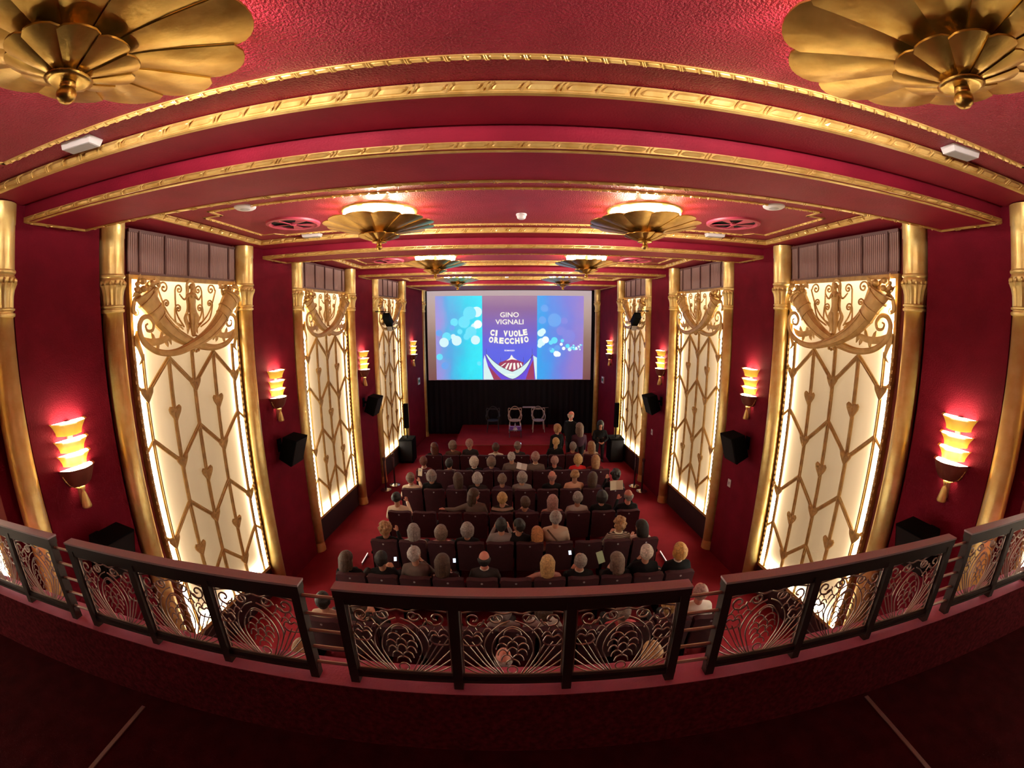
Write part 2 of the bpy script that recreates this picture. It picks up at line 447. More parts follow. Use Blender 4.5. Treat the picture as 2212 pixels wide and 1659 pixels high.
# ================================================================== columns
def col_meshes():
    r = {}
    r['column_base'] = MB().lathe([(.145, 0), (.145, .06), (.136, .09), (.140, .12), (.130, .16), (.128, .22)], 20).mesh('column_base', M['gold'], 'auto')
    r['column_shaft'] = MB().lathe([(.128, .2), (.126, 2.6), (.120, 5.2)], 24).mesh('column_shaft', M['gold'], True)
    m = MB()
    m.lathe([(.118, 5.17), (.138, 5.18), (.142, 5.195), (.138, 5.21), (.124, 5.215), (.124, 5.225), (.140, 5.235), (.142, 5.25), (.124, 5.26)], 24)
    m.lathe([(.122, 5.255), (.124, 5.30), (.128, 5.36), (.140, 5.42), (.160, 5.47), (.166, 5.48), (.130, 5.482)], 64, flute=.045, nf=16)
    m.lathe([(.130, 5.47), (.150, 5.49), (.158, 5.52), (.152, 5.55), (.146, 5.56), (.160, 5.575), (.163, 5.59), (.155, 5.605), (.14, 5.61)], 24)
    for k in range(16):
        q = 2 * PI * k / 16
        m.ball((.158 * math.cos(q), .158 * math.sin(q), 5.505), (.017, .017, .028), 6, 4)
    r['capital'] = m.mesh('capital', M['gold'], 'auto')
    r['column_drum'] = MB().lathe([(.150, 5.60), (.152, 5.8), (.152, 6.02), (.157, 6.03), (.157, 6.22)], 24).mesh('column_drum', M['gold'], 'auto')
    return r
CM = col_meshes()
WHICH = ['nearest', 'second', 'third', 'farthest']
def column(s, y, off, label):
    o = empty('gilded_column', on_wall(s, y, off, 0), 0.7 * y, label, 'column', 'gilded wall columns')
    for n in ('column_base', 'column_shaft', 'capital', 'column_drum'): inst(n, CM[n], o)
    return o
for s in (-1, 1):
    for k in range(4):
        pn = ['light panel at the very edge of the picture', 'large light panel nearest the camera', 'middle light panel', 'light panel nearest the screen'][k]
        if k > 0: column(s, C_NEAR[k], .10, 'gilded column on %s wall at the near side of the %s' % (SIDE[s], pn))
        column(s, C_FAR[k], .10, 'gilded column on %s wall at the far side of the %s' % (SIDE[s], pn))
    column(s, 17.4, .065 if s < 0 else .175, 'gilded column standing right beside the %s edge of the screen' % SIDE[s])
# ================================================================== light panels
def glass_mat():
    m = bpy.data.materials.new('backlit opal glass'); m.use_nodes = True
    nt = m.node_tree; N = nt.nodes; L = nt.links
    b = N['Principled BSDF']; b.inputs['Base Color'].default_value = (.35, .31, .24, 1); b.inputs['Roughness'].default_value = .35
    tc = N.new('ShaderNodeTexCoord'); sp = N.new('ShaderNodeSeparateXYZ'); L.new(tc.outputs['Object'], sp.inputs[0])
    def math_(op, a, bb=None):
        n = N.new('ShaderNodeMath'); n.operation = op
        for i, v in enumerate((a, bb)):
            if v is None: continue
            if isinstance(v, (int, float)): n.inputs[i].default_value = v
            else: L.new(v, n.inputs[i])
        return n.outputs[0]
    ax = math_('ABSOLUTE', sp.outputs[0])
    ex = math_('POWER', 2.718, math_('MULTIPLY', math_('SUBTRACT', ax, 1.03), 24.0))         # glow of tubes behind both long edges, put into the emission
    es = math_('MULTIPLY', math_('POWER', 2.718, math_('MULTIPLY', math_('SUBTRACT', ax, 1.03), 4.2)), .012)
    ez = math_('POWER', 2.718, math_('MULTIPLY', math_('SUBTRACT', .62, sp.outputs[2]), 17.0))  # likewise the glow of one along the foot
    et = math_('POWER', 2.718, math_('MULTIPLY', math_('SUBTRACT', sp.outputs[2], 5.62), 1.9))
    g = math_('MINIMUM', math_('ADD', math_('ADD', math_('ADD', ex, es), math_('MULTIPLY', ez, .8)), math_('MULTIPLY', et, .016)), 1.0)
    wv = N.new('ShaderNodeTexNoise'); wv.inputs['Scale'].default_value = 1.3
    mp = N.new('ShaderNodeMapping'); mp.inputs['Scale'].default_value = (2.2, 1, .12); L.new(tc.outputs['Object'], mp.inputs[0]); L.new(mp.outputs[0], wv.inputs['Vector'])
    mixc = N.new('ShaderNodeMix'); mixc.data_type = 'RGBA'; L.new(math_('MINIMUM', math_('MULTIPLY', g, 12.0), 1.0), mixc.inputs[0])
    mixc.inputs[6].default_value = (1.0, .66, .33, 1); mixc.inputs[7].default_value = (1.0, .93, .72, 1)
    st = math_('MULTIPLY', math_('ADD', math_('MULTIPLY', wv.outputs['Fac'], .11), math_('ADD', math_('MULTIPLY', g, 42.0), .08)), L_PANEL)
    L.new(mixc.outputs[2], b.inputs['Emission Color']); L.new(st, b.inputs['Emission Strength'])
    return m
M['glass'] = glass_mat()
def spiral(cx, cz, R, turns, a0, cw, n=22, y=0.0, r_end=.12):
    out = []
    for i in range(n + 1):
        t = i / n; a = a0 + cw * turns * 2 * PI * t; r = R * (1 - (1 - r_end) * t)
        out.append(Vector((cx + r * math.cos(a), y, cz + r * math.sin(a))))
    return out
def mirror(pts): return [Vector((-p[0], p[1], p[2])) for p in pts]
def heart(mb, x, z, y=-.035, sc=1.0):
    poly = [(0, -.075), (.03, -.035), (.06, .01), (.066, .04), (.05, .06), (.028, .052), (.0, .03), (-.028, .052), (-.05, .06), (-.066, .04), (-.06, .01), (-.03, -.035)]
    mb.prism([(p[0] * sc, p[1] * sc) for p in poly], (x, y, z), (1, 0, 0), (0, 0, 1), (0, -1, 0), .022)
    for sx in (-1, 1): mb.ball((x + sx * .036 * sc, y - .022, z + .034 * sc), (.026 * sc, .016, .024 * sc), 6, 4)
    mb.ball((x, y - .022, z - .02 * sc), (.018 * sc, .014, .04 * sc), 6, 4)
def panel_parts():
    P = []
    BX = [-.90, -.45, 0, .45, .90]
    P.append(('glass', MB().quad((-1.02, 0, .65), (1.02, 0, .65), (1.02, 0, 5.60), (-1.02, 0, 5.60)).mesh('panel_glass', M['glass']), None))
    fr = MB()
    fr.bbox(-1.06, -1.015, -.05, .03, .60, 5.6); fr.bbox(1.015, 1.06, -.05, .03, .60, 5.6); fr.bbox(-1.06, 1.06, -.06, .03, .58, .64); fr.bbox(-1.06, 1.06, -.05, .03, 5.58, 5.64)
    for k in range(40):
        for sx in (-1, 1): fr.box((sx * 1.04, -.055, .75 + k * .098), (.03, .02, .05))
    P.append(('panel_frame', fr.mesh('panel_frame', M['gold_lattice']), None))
    ztop = 4.66
    for bx in BX:
        m = MB(); m.tube([(bx, -.03, .62), (bx, -.03, ztop)], .032, 6, flat=.7, fdir=(0, 1, 0)); m.tube([(bx, -.05, .62), (bx, -.05, ztop)], .011, 4)
        P.append(('lattice_bar', m.mesh('lattice_bar', M['gold_lattice'], 'auto'), None))
    rows = [(4.57, 0), (3.56, 1), (2.545, 0), (1.535, 1)]
    for zp, odd in rows:
        zv = zp - .43
        for j in range(4):
            up_left = (j % 2 == 1) if not odd else (j % 2 == 0)   # is the left end the peak
            a, b = (zp, zv) if up_left else (zv, zp)
            m = MB(); m.tube([(BX[j], -.03, a), (BX[j + 1], -.03, b)], .032, 6, flat=.7, fdir=(0, 1, 0)); m.tube([(BX[j], -.05, a), (BX[j + 1], -.05, b)], .012, 4)
            P.append(('lattice_strut', m.mesh('lattice_strut', M['gold_lattice'], 'auto'), None))
        for sx in (-1, 1):   # stubs out to the frame
            lo = odd == 0
            m = MB(); m.tube([(sx * .90, -.03, zv if lo else zp), (sx * 1.03, -.03, (zv + .13) if lo else (zp - .13))], .024, 6)
            P.append(('lattice_strut', m.mesh('lattice_stub', M['gold_lattice'], 'auto'), None))
        for j in range(5):
            if (j % 2 == 0) != bool(odd):
                m = MB(); heart(m, BX[j], zv + .01, sc=1.6); P.append(('heart_boss', m.mesh('heart_boss', M['gold_lattice'], 'auto'), None))
            elif 0 < j < 4 and zp > 1.7:
                m = MB(); heart(m, BX[j], zp - .75, sc=1.7); P.append(('heart_boss', m.mesh('heart_boss', M['gold_lattice'], 'auto'), None))
    # crest: two crossed horns of plenty, scrolls, a standing figure, leaves and fruit
    hp = [(-.86, 5.42, .180), (-.83, 5.375, .172), (-.72, 5.25, .145), (-.58, 5.065, .125), (-.33, 4.87, .10), (-.02, 4.735, .072), (.38, 4.635, .050), (.70, 4.665, .042), (.92, 4.80, .040), (.985, 4.97, .036), (.94, 5.09, .033), (.83, 5.115, .030), (.755, 5.03, .026), (.78, 4.945, .022), (.86, 4.945, .019), (.885, 5.005, .016), (.845, 5.03, .012)]
    c3 = catmull([(p[0], p[2], p[1]) for p in hp], 5)
    for sx, yo in ((1, -.07), (-1, -.12)):
        pts = [Vector((sx * p[0], yo, p[2])) for p in c3]; rs = [p[1] for p in c3]
        m = MB(); m.tube(pts, rs, 10, flat=.55, fdir=(0, 1, 0))
        for ii, rr in ((1, 1.07), (6, 1.07), (11, 1.06), (14, 1.06)):
            m.tube([pts[ii], pts[ii] + (pts[ii + 1] - pts[ii]).normalized() * .02], rs[ii] * rr, 12, flat=.6, fdir=(0, 1, 0))
        for off_ in (-.5, .5):   # ridges along the horn
            rp = []
            for ii in range(14, 36):
                t = (pts[ii + 1] - pts[ii - 1]).normalized(); nrm = Vector((-t.z, 0, t.x)); rp.append(pts[ii] + nrm * off_ * rs[ii] + Vector((0, -rs[ii] * .5, 0)))
            m.tube(rp, .009, 4)
        P.append(('horn_of_plenty', m.mesh('horn', M['gold_ornament'], 'auto'), None))
    for sx in (-1, 1):
        # fruit and blossom spilling out of each horn
        r2 = random.Random(5); m = MB()
        for k in range(13):
            x = -.84 + r2.uniform(-.15, .19); z = 5.475 + r2.uniform(-.05, .08)
            m.ball((sx * x, -.10 - r2.uniform(0, .06), z), r2.uniform(.025, .045), 7, 5)
        for k in range(9):
            x = -.84 + r2.uniform(-.17, .25); z = 5.48 + r2.uniform(-.14, .09); a = r2.uniform(0, PI * 2); l = r2.uniform(.06, .1)
            d = Vector((math.cos(a), 0, math.sin(a))); p = Vector((sx * x, -.09, z))
            m.tube([p - d * l, p - d * l * .3, p + d * l * .4, p + d * l], [.006, .035, .03, .004], 6, flat=.4, fdir=(0, 1, 0))
        m.tube(catmull([(sx * -.92, -.08, 5.40), (sx * -1.0, -.08, 5.33), (sx * -1.02, -.07, 5.2), (sx * -.97, -.06, 5.14)], 4), [.03] * 12 + [.01], 6, flat=.5, fdir=(0, 1, 0))
        P.append(('fruit_cluster', m.mesh('fruit_cluster', M['gold_ornament'], 'auto'), None))
        # acanthus leaf on the scroll
        m = MB()
        m.tube(catmull([(sx * -.93, -.06, 4.88), (sx * -.80, -.07, 4.80), (sx * -.62, -.08, 4.80), (sx * -.48, -.08, 4.83), (sx * -.42, -.07, 4.74)], 5), [.012, .02, .03, .04, .05, .052, .055, .055, .052, .05, .05, .048, .046, .044, .042, .04, .036, .03, .024, .016, .008], 6, flat=.4, fdir=(0, 1, 0))
        for px, pz, dx, dz in ((-.72, 4.82, -.04, .10), (-.60, 4.83, .03, .11), (-.66, 4.77, -.02, -.09), (-.52, 4.80, .04, -.09)):
            m.tube([(sx * px, -.07, pz), (sx * (px + dx * .6), -.075, pz + dz * .6), (sx * (px + dx), -.07, pz + dz)], [.035, .028, .004], 6, flat=.4, fdir=(0, 1, 0))
        P.append(('acanthus_leaf', m.mesh('acanthus_leaf', M['gold_ornament'], 'auto'), None))
        # leafy tail hanging from the scroll along the frame
        m = MB(); m.tube(catmull([(sx * -.97, -.06, 4.95), (sx * -.99, -.06, 4.82), (sx * -.95, -.06, 4.70), (sx * -.93, -.06, 4.60), (sx * -.99, -.06, 4.53)], 4), [.03, .035, .04, .045, .045, .045, .042, .04, .038, .036, .033, .03, .026, .022, .018, .012, .006], 6, flat=.45, fdir=(0, 1, 0))
        P.append(('scroll_tail', m.mesh('scroll_tail', M['gold_ornament'], 'auto'), None))
        # wire scrolls fanning out behind the figure
        for cx, cz, R, base, side_ in ((-.47, 5.49, .085, (-.14, 4.93), -1), (-.19, 5.475, .07, (-.12, 4.96), -1), (-.43, 5.285, .055, (-.22, 4.95), -1), (-.215, 5.215, .06, (-.15, 4.98), -1)):
            m = MB(); sp_ = spiral(cx, cz, R, 1.35, PI, -1, 20)
            pre = catmull([(base[0], 0, base[1]), ((base[0] + cx - R) / 2 - .06, 0, (base[1] + cz) / 2 - .06), (cx - R - .005, 0, cz - .04), tuple(sp_[0])], 5)
            m.tube([Vector((sx * p.x, -.03, p.z)) for p in pre[:-1] + sp_], .013, 5)
            m.ball((sx * sp_[-1].x, -.03, sp_[-1].z), .016, 6, 4)
            P.append(('wire_scroll', m.mesh('wire_scroll', M['gold_ornament'], 'auto'), None))
        m = MB(); m.tube([Vector((sx * p.x, -.03, p.z)) for p in spiral(-.95, 5.17, .045, 1.3, PI / 2, -1, 16)], .008, 5)
        P.append(('wire_scroll', m.mesh('wire_scroll', M['gold_ornament'], 'auto'), None))
    m = MB()   # the figure
    m.ball((0, -.09, 5.515), (.036, .036, .048), 10, 7); m.tube([(0, -.085, 5.48), (0, -.085, 5.43)], [.017, .02], 8)
    m.tube([(0, -.085, 5.44), (0, -.09, 5.40), (0, -.09, 5.33), (0, -.09, 5.26), (0, -.095, 5.18), (0, -.09, 5.12)], [.03, .075, .065, .048, .068, .05], 10, flat=.55, fdir=(0, 1, 0))
    for sx in (-1, 1):
        m.ball((sx * .03, -.125, 5.375), .022, 7, 5)
        m.tube(catmull([(sx * .035, -.09, 5.14), (sx * .034, -.095, 5.02), (sx * .026, -.09, 4.95), (sx * .02, -.09, 4.84)], 3), [.043, .042, .040, .034, .030, .028, .030, .026, .022, .02], 8)
        m.ball((sx * .022, -.11, 4.83), (.018, .035, .014), 6, 4)
        m.tube(catmull([(sx * .065, -.09, 5.405), (sx * .12, -.085, 5.345), (sx * .16, -.08, 5.345), (sx * .22, -.07, 5.41)], 3), [.02, .02, .019, .017, .015, .014, .013, .012, .011, .010], 7)
        for a, b, c in ((.07, .11, .06), (.045, .14, .10)):   # long hair and veil falling beside the legs
            m.tube(catmull([(sx * .05, -.075, 5.53), (sx * .075, -.07, 5.38), (sx * a, -.07, 5.22), (sx * b, -.07, 5.08), (sx * c, -.07, 4.97), (sx * .10, -.07, 4.86)], 3), [.03, .032, .03, .028, .024, .022, .022, .024, .024, .022, .02, .02, .018, .016, .012, .008], 6, flat=.4, fdir=(0, 1, 0))
    m.tube(catmull([(-.075, -.07, 5.44), (-.07, -.07, 5.55), (0, -.07, 5.60), (.07, -.07, 5.55), (.075, -.07, 5.44)], 4), .022, 6, flat=.5, fdir=(0, 1, 0))
    P.append(('standing_figure', m.mesh('standing_figure', M['gold_ornament'], 'auto'), None))
    m = MB()
    for k in (-1, 0, 1): m.ball((k * .045, -.12, 4.625 - (.012 if k == 0 else 0)), .024, 7, 5)
    m.tube([(-.06, -.10, 4.66), (.06, -.10, 4.66)], .02, 6)
    P.append(('bead_drop', m.mesh('bead_drop', M['gold_ornament'], 'auto'), None))
    return P
PP = panel_parts()
PNAME = ['mostly hidden backlit glass panel at the outer %s edge of the picture', 'largest backlit glass panel with gilt lattice on the %s wall', 'middle backlit glass panel with gilt lattice on the %s wall', 'farthest backlit glass panel with gilt lattice, by the screen on the %s wall']
def grille_parts():
    P = []
    fr = MB(); fr.bbox(-1.05, 1.05, -.05, 0, 5.635, 5.67); fr.bbox(-1.05, 1.05, -.04, 0, 6.16, 6.20)
    P.append(('grille_frame', fr.mesh('grille_frame', M['grille_bar'])))
    xs = [-1.05, -.88, -.44, 0, .44, .88, 1.05]
    for a, b in zip(xs, xs[1:]):
        m = MB(); n = max(5, int((b - a) / .032)); prof = []
        for k in range(n):
            x = a + (b - a) * k / n; d = (b - a) / n
            prof += [(x, 0), (x + d * .35, -.012), (x + d * .7, -.012), (x + d * .95, 0)]
        vs = [(x, y - .02, z) for x, y in prof for z in (5.65, 6.18)]
        m.add(vs, [(2 * i, 2 * i + 2, 2 * i + 3, 2 * i + 1) for i in range(len(prof) - 1)])
        P.append(('ribbed_board', m.mesh('ribbed_board', M['grille'])))
    for x in xs[1:-1]:
        P.append(('grille_bar', MB().bbox(x - .014, x + .014, -.055, -.02, 5.65, 6.18).mesh('grille_bar', M['grille_bar'])))
    P.append(('grille_backing', MB().bbox(-1.05, 1.05, -.012, 0, 5.64, 6.2).mesh('grille_backing', M['grille_bar'])))
    return P
GP = grille_parts()
for s in (-1, 1):
    for k, yc in enumerate(PANEL_Y):
        o = empty('light_panel', on_wall(s, yc, 0.0, 0), wall_rot(s), PNAME[k] % SIDE[s], 'light panel', 'backlit wall panels')
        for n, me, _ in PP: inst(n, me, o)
        g = empty('wall_grille', on_wall(s, yc, 0.0, 0), wall_rot(s), 'taupe ribbed grille above the %s' % ['edge-of-picture light panel on the %s wall' % SIDE[s], 'largest light panel on the %s wall' % SIDE[s], 'middle light panel on the %s wall' % SIDE[s], 'light panel closest to the screen on the %s wall' % SIDE[s]][k], 'grille', 'ribbed wall grilles')
        for n, me in GP: inst(n, me, g)
# ================================================================== sconces
def sconce_parts():
    P = []
    for k, (zt, rt, rb, h) in enumerate(((0, .205, .145, .135), (-.185, .195, .135, .125), (-.335, .19, .135, .12), (-.485, .205, .11, .20))):
        m = MB(); prof = []
        for i in range(7):
            t = i / 6; r = rb + (rt - rb) * (t ** 1.7 if k < 3 else t ** .6); prof.append((r, zt - h + h * t))
        prof2 = prof + [(rt + .012, zt + .004)] + [(r - .008, z) for r, z in reversed(prof)]
        m.lathe(prof2, 32, (0, 0, 0), PI, 2 * PI, flute=.02, nf=8)
        P.append(('bowl' if k < 3 else 'cup', m.mesh('bowl', M['bowl_glass'] if k < 3 else M['bowl_cup'], 'auto')))
        g = MB(); rr = rt * .93; zg = zt - .004
        g.add([(0, -.004, zg)] + [(rr * math.cos(PI + PI * j / 12), rr * math.sin(PI + PI * j / 12) - .004, zg) for j in range(13)], [(0, j + 1, j + 2) for j in range(12)])
        P.append(('glow_disc', g.mesh('glow_disc', M['bowl_glow'])))
    m = MB(); m.lathe([(.02, -.69), (.03, -.70), (.025, -.73), (.015, -.75), (.022, -.77), (.03, -.80), (.045, -.87), (.055, -.92), (.05, -.935), (.0, -.94)], 12, (0, -.07, 0))
    P.append(('finial', m.mesh('finial', M['gold_trim'], True)))
    m = MB(); m.bbox(-.03, .03, -.03, 0, -.9, .0); P.append(('back_plate', m.mesh('back_plate', M['bowl_cup'])))
    return P
SPp = sconce_parts()
def cup_highlight_mesh(sx):  # added beaded line in place of the light along the cup's edge
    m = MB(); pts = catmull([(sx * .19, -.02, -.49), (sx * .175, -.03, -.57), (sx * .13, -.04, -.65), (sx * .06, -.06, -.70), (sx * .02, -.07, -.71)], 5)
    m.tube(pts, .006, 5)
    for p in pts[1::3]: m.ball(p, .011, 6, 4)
    return m.mesh('cup_highlight', M['gold_trim'])
CUP_HIGHLIGHT = {-1: cup_highlight_mesh(-1), 1: cup_highlight_mesh(1)}
SC_Y = [3.12, 7.13, 11.15, 15.7]
for s in (-1, 1):
    for k, y in enumerate(SC_Y):
        o = empty('wall_sconce', on_wall(s, y, .13, 4.10), wall_rot(s), ['large four-tier lit sconce nearest the camera on the %s wall', 'four-tier lit sconce on the %s wall beyond the largest light panel', 'small four-tier lit sconce on the %s wall beyond the middle light panel', 'smallest lit sconce right beside the screen on the %s wall'][k] % SIDE[s], 'wall lamp', 'tiered wall sconces')
        for n, me in SPp:
            if n == 'glow_disc': inst(n, me, last)
            else: last = inst(n, me, o)
        inst('cup_highlight', CUP_HIGHLIGHT[-1 if s < 0 else 1], o)
# ================================================================== wall loudspeakers
def wall_speaker(s, y, label):
    o = empty('wall_loudspeaker', on_wall(s, y, .13, 2.68), wall_rot(s), label, 'loudspeaker', 'black wall loudspeakers')
    rot = Matrix.Rotation(math.radians(18), 3, 'X')
    MB().add([rot @ Vector(v) + Vector((0, -.27, 0)) for v in [(-.19, .12, -.22), (.19, .12, -.22), (.19, .12, .22), (-.19, .12, .22), (-.21, -.16, -.26), (.21, -.16, -.26), (.21, -.16, .26), (-.21, -.16, .26)]], [(0, 1, 2, 3), (7, 6, 5, 4), (0, 4, 5, 1), (1, 5, 6, 2), (2, 6, 7, 3), (3, 7, 4, 0)]).build('cabinet', M['black'], o); cab = o.children[0]
    m = MB(); m.box((0, -.27, 0) + Vector(rot @ Vector((0, -.17, 0))) if False else Vector((0, -.27, 0)) + rot @ Vector((0, -.168, 0)), (.38, .012, .48), rot); m.build('speaker_grille', M['dark'], cab)
    m = MB(); m.bbox(-.03, .03, -.16, 0, .02, .07); m.bbox(-.06, .06, -.015, 0, -.08, .16); m.build('bracket', M['black'], o)
for s in (-1, 1):
    for k, y in enumerate((3.14, 7.08, 11.1)):
        wall_speaker(s, y, ['black loudspeaker low on the %s wall, half hidden behind the balcony railing', 'black loudspeaker on the %s wall below the second sconce', 'small black loudspeaker on the %s wall below the third sconce'][k] % SIDE[s])
# small plates and exit signs
for y, z, lb in ((7.52, 1.75, 'small white wall plate on right wall below the second loudspeaker'), (11.6, 1.72, 'small white wall plate on right wall below the third loudspeaker')):
    o = empty('wall_plate', on_wall(1, y, .13, z), wall_rot(1), lb, 'wall plate')
    MB().bbox(-.05, .05, -.012, 0, -.08, .08).build('plate', M['white'], o); MB().bbox(-.02, .02, -.018, -.012, -.03, .03).build('switch', M['grey'], o)
M['exit_green'] = mat('green sign', (.02, .22, .08), .5)
for s, y in ((-1, 16.4), (1, 16.6)):
    o = empty('exit_sign', on_wall(s, y, .13, 2.5), wall_rot(s), 'small pale safety sign on the red wall beside the %s edge of the screen' % SIDE[s], 'sign')
    MB().bbox(-.13, .13, -.04, 0, -.13, .13).build('sign_box', M['white'], o); MB().bbox(-.09, .09, -.044, -.04, -.05, .06).build('pictogram', M['exit_green'], o)
# spotlights on arms
def spot(s, label):
    o = empty('stage_spotlight', (s * (XW(12.15) - .23), 12.2, 5.16), 0, label, 'spotlight')
    e = Vector((-s * .02, .75, 0))
    MB().tube([(0, -.25, 0), e], .014, 6).build('arm', M['black'], o)
    m = MB(); m.tube([e + Vector((-.11, -.05, 0)), e + Vector((-.11, -.05, -.2))], .01, 5); m.tube([e + Vector((.11, -.05, 0)), e + Vector((.11, -.05, -.2))], .01, 5); m.tube([e + Vector((-.11, -.05, 0)), e + Vector((.11, -.05, 0))], .01, 5)
    m.build('yoke', M['black'], o)
    rot = Matrix.Rotation(math.radians(-32), 3, 'X'); c = e + Vector((-s * .05, .0, -.24))
    m = MB(); m.box(c, (.2, .46, .2), rot)
    for k in range(5): m.box(c + rot @ Vector((0, -.2 + k * .05, .105)), (.18, .02, .015), rot)
    m.build('lamp_body', M['black'], o)
    m = MB(); m.box(c + rot @ Vector((0, .31, .11)), (.2, .17, .008), rot @ Matrix.Rotation(.35, 3, 'X')); m.box(c + rot @ Vector((0, .31, -.11)), (.2, .17, .008), rot @ Matrix.Rotation(-.35, 3, 'X'))
    m.build('barn_door', M['black'], o)
    MB().box(c + rot @ Vector((0, .30, -.15)), (.17, .16, .006), rot @ Matrix.Rotation(-.5, 3, 'X')).build('colour_frame', M['grey'], o)
spot(-1, 'black stage spotlight on an arm in front of the left panel near the screen')
spot(1, 'black stage spotlight on an arm in front of the right panel near the screen')
# ================================================================== ceiling lamps (z measured from the ceiling field)
NPET = 12
def lamp_parts():
    P = []
    def outer(u, v):      # u along radius, v across petal
        a = (v - .5) * 2.14 * PI / NPET
        w = math.cos((v - .5) * PI)
        r0, R = .04, .62 + .075 * max(0, w) ** .6
        r = r0 + (R - r0) * u
        rr = r / .68
        z = -.375 + .195 * rr ** .62 - .012 * w * min(1, rr * 1.6) + .012 * rr ** 5 + .012 * (v - .5) * min(1, rr * 1.6)
        return Vector((r * math.cos(a), r * math.sin(a), z))
    P.append(('petal', MB().shell(outer, 8, 8, (0, 0, .008)).mesh('petal', M['cover_gold'], 'auto'), [2 * PI * k / NPET for k in range(NPET)]))
    def inner(u, v):
        a = (v - .5) * 2.12 * PI / 10
        w = math.cos((v - .5) * PI)
        R = .235 + .03 * max(0, w) ** .6
        r = .05 + (R - .05) * u
        z = -.395 + .085 * (r / .27) ** 1.3 - .010 * w * min(1, r / .12) + .010 * (v - .5)
        return Vector((r * math.cos(a), r * math.sin(a), z))
    P.append(('inner_petal', MB().shell(inner, 5, 6, (0, 0, .008)).mesh('inner_petal', M['cover_gold'], 'auto'), [2 * PI * k / 10 + .13 for k in range(10)]))
    P.append(('lamp_disc', MB().lathe([(.0, -.405), (.07, -.408), (.095, -.400), (.085, -.39), (.0, -.385)], 20).mesh('lamp_disc', M['cover_gold'], True), [0]))
    P.append(('finial', MB().lathe([(.028, -.40), (.032, -.425), (.024, -.43), (.034, -.437), (.040, -.455), (.036, -.475), (.02, -.49), (.0, -.495)], 14).mesh('lamp_finial', M['cover_gold'], True), [0]))
    ring = MB(); ring.lathe([(.345, -.003), (.35, -.016), (.44, -.03), (.465, -.022), (.475, -.003)], 40, caps=False); ring.lathe([(.345, -.006), (.03, -.006)], 40, caps=False)
    P.append(('lamp_ring', ring.mesh('lamp_ring', M['gold_trim'], 'auto'), [0]))
    P.append(('hanger', MB().lathe([(.03, 0), (.03, -.34)], 10).mesh('hanger', M['gold_trim'], True), [0]))
    bm = MB(); bm.ball((.40, 0, -.058), .05, 10, 7)
    P.append(('bulb', bm.mesh('bulb', M['bulb'], True), [2 * PI * k / 12 for k in range(12)]))
    return P
LP = lamp_parts()
LX = 1.64
LAMP_Y = [1.10, 5.25, 9.38, 13.50]
for k, y in enumerate(LAMP_Y):
    for s in (-1, 1):
        xo = s * LX - .05
        o = empty('ceiling_lamp', (xo, y, Z_FIELD), .1 * s, ['huge gilded petal ceiling lamp cut by the upper %s corner', 'gilded petal ceiling lamp with visible bulbs on the %s, beyond the wide beam', 'glowing petal ceiling lamp on the %s, second from the screen', 'small glowing petal ceiling lamp on the %s, closest to the screen'][k] % SIDE[s], 'ceiling lamp', 'gilded petal ceiling lamps')
        for n, me, angs in LP:
            for a in angs: last = inst(n, me, ring_ if n == 'bulb' else o, rot=(0, 0, a))
            if n == 'lamp_ring': ring_ = last
        ld = bpy.data.lights.new('lamp_light', 'POINT'); ld.energy = P_LAMP; ld.color = (1.0, .86, .76); ld.shadow_soft_size = .12
        lo = bpy.data.objects.new('lamp_light', ld); COL.objects.link(lo); lo.parent = o; lo.location = (0, 0, -.13)
# ================================================================== vents, detectors, emergency lights
def vent_parts():
    P = []
    P.append(('vent_rim', MB().lathe([(.30, .0), (.30, -.02), (.33, -.035), (.37, -.025), (.375, 0)], 32, caps=False).mesh('vent_rim', M['vent'], 'auto'), [0]))
    P.append(('vent_dark', MB().lathe([(.0, -.003), (.31, -.003), (.31, -.001), (0, -.001)], 24).mesh('vent_dark', M['dark']), [0]))
    m = MB(); m.add([(.02, 0, -.03), (.30, -.11, -.012), (.30, .03, -.03), (.02, 0, -.022), (.30, -.11, -.005), (.30, .03, -.022)], [(0, 1, 2), (5, 4, 3), (0, 3, 4, 1), (1, 4, 5, 2), (2, 5, 3, 0)])
    P.append(('vent_blade', m.mesh('vent_blade', M['vent']), [2 * PI * k / 5 for k in range(5)]))
    P.append(('vent_hub', MB().lathe([(.0, -.04), (.04, -.035), (.05, -.01), (.05, 0)], 12).mesh('vent_hub', M['vent'], True), [0]))
    return P
VP = vent_parts()
for k, (y, x) in enumerate(((5.53, 2.99), (9.85, 2.86), (14.0, 2.60))):
    for s in (-1, 1):
        o = empty('ceiling_vent', (s * x - .02, y, Z_FIELD), .4 + s, 'round %s vent with star blades in the red ceiling, %s' % (SIDE[s], ['largest of its side', 'in the middle bay', 'in the bay by the screen'][k]), 'vent', 'round ceiling vents')
        for n, me, angs in VP:
            for a in angs: inst(n, me, o, rot=(0, 0, a))
def emergency(x, y, z, rz, label, w=.30):
    o = empty('emergency_light', (x, y, z), rz, label, 'emergency light', 'white ceiling emergency lights')
    m = MB(); m.hull8([Vector(p) for p in ((-w * .46, -.055, -.05), (w * .46, -.055, -.05), (w * .46, .055, -.05), (-w * .46, .055, -.05))], [Vector(p) for p in ((-w / 2, -.065, 0), (w / 2, -.065, 0), (w / 2, .065, 0), (-w / 2, .065, 0))])
    m.build('light_housing', M['white'], o)
    MB().bbox(-w * .43, w * .43, -.048, .048, -.053, -.05).build('diffuser', M['grey'], o)
emergency(-3.02, 2.20, Z_FIELD, .06, 'white emergency light on the ceiling below the upper left lamp')
emergency(3.14, 2.20, Z_FIELD, -.06, 'white emergency light on the ceiling below the upper right lamp')
emergency(-3.12, 6.36, Z_FIELD, 0, 'small white emergency light beside the left petal lamp in the second bay')
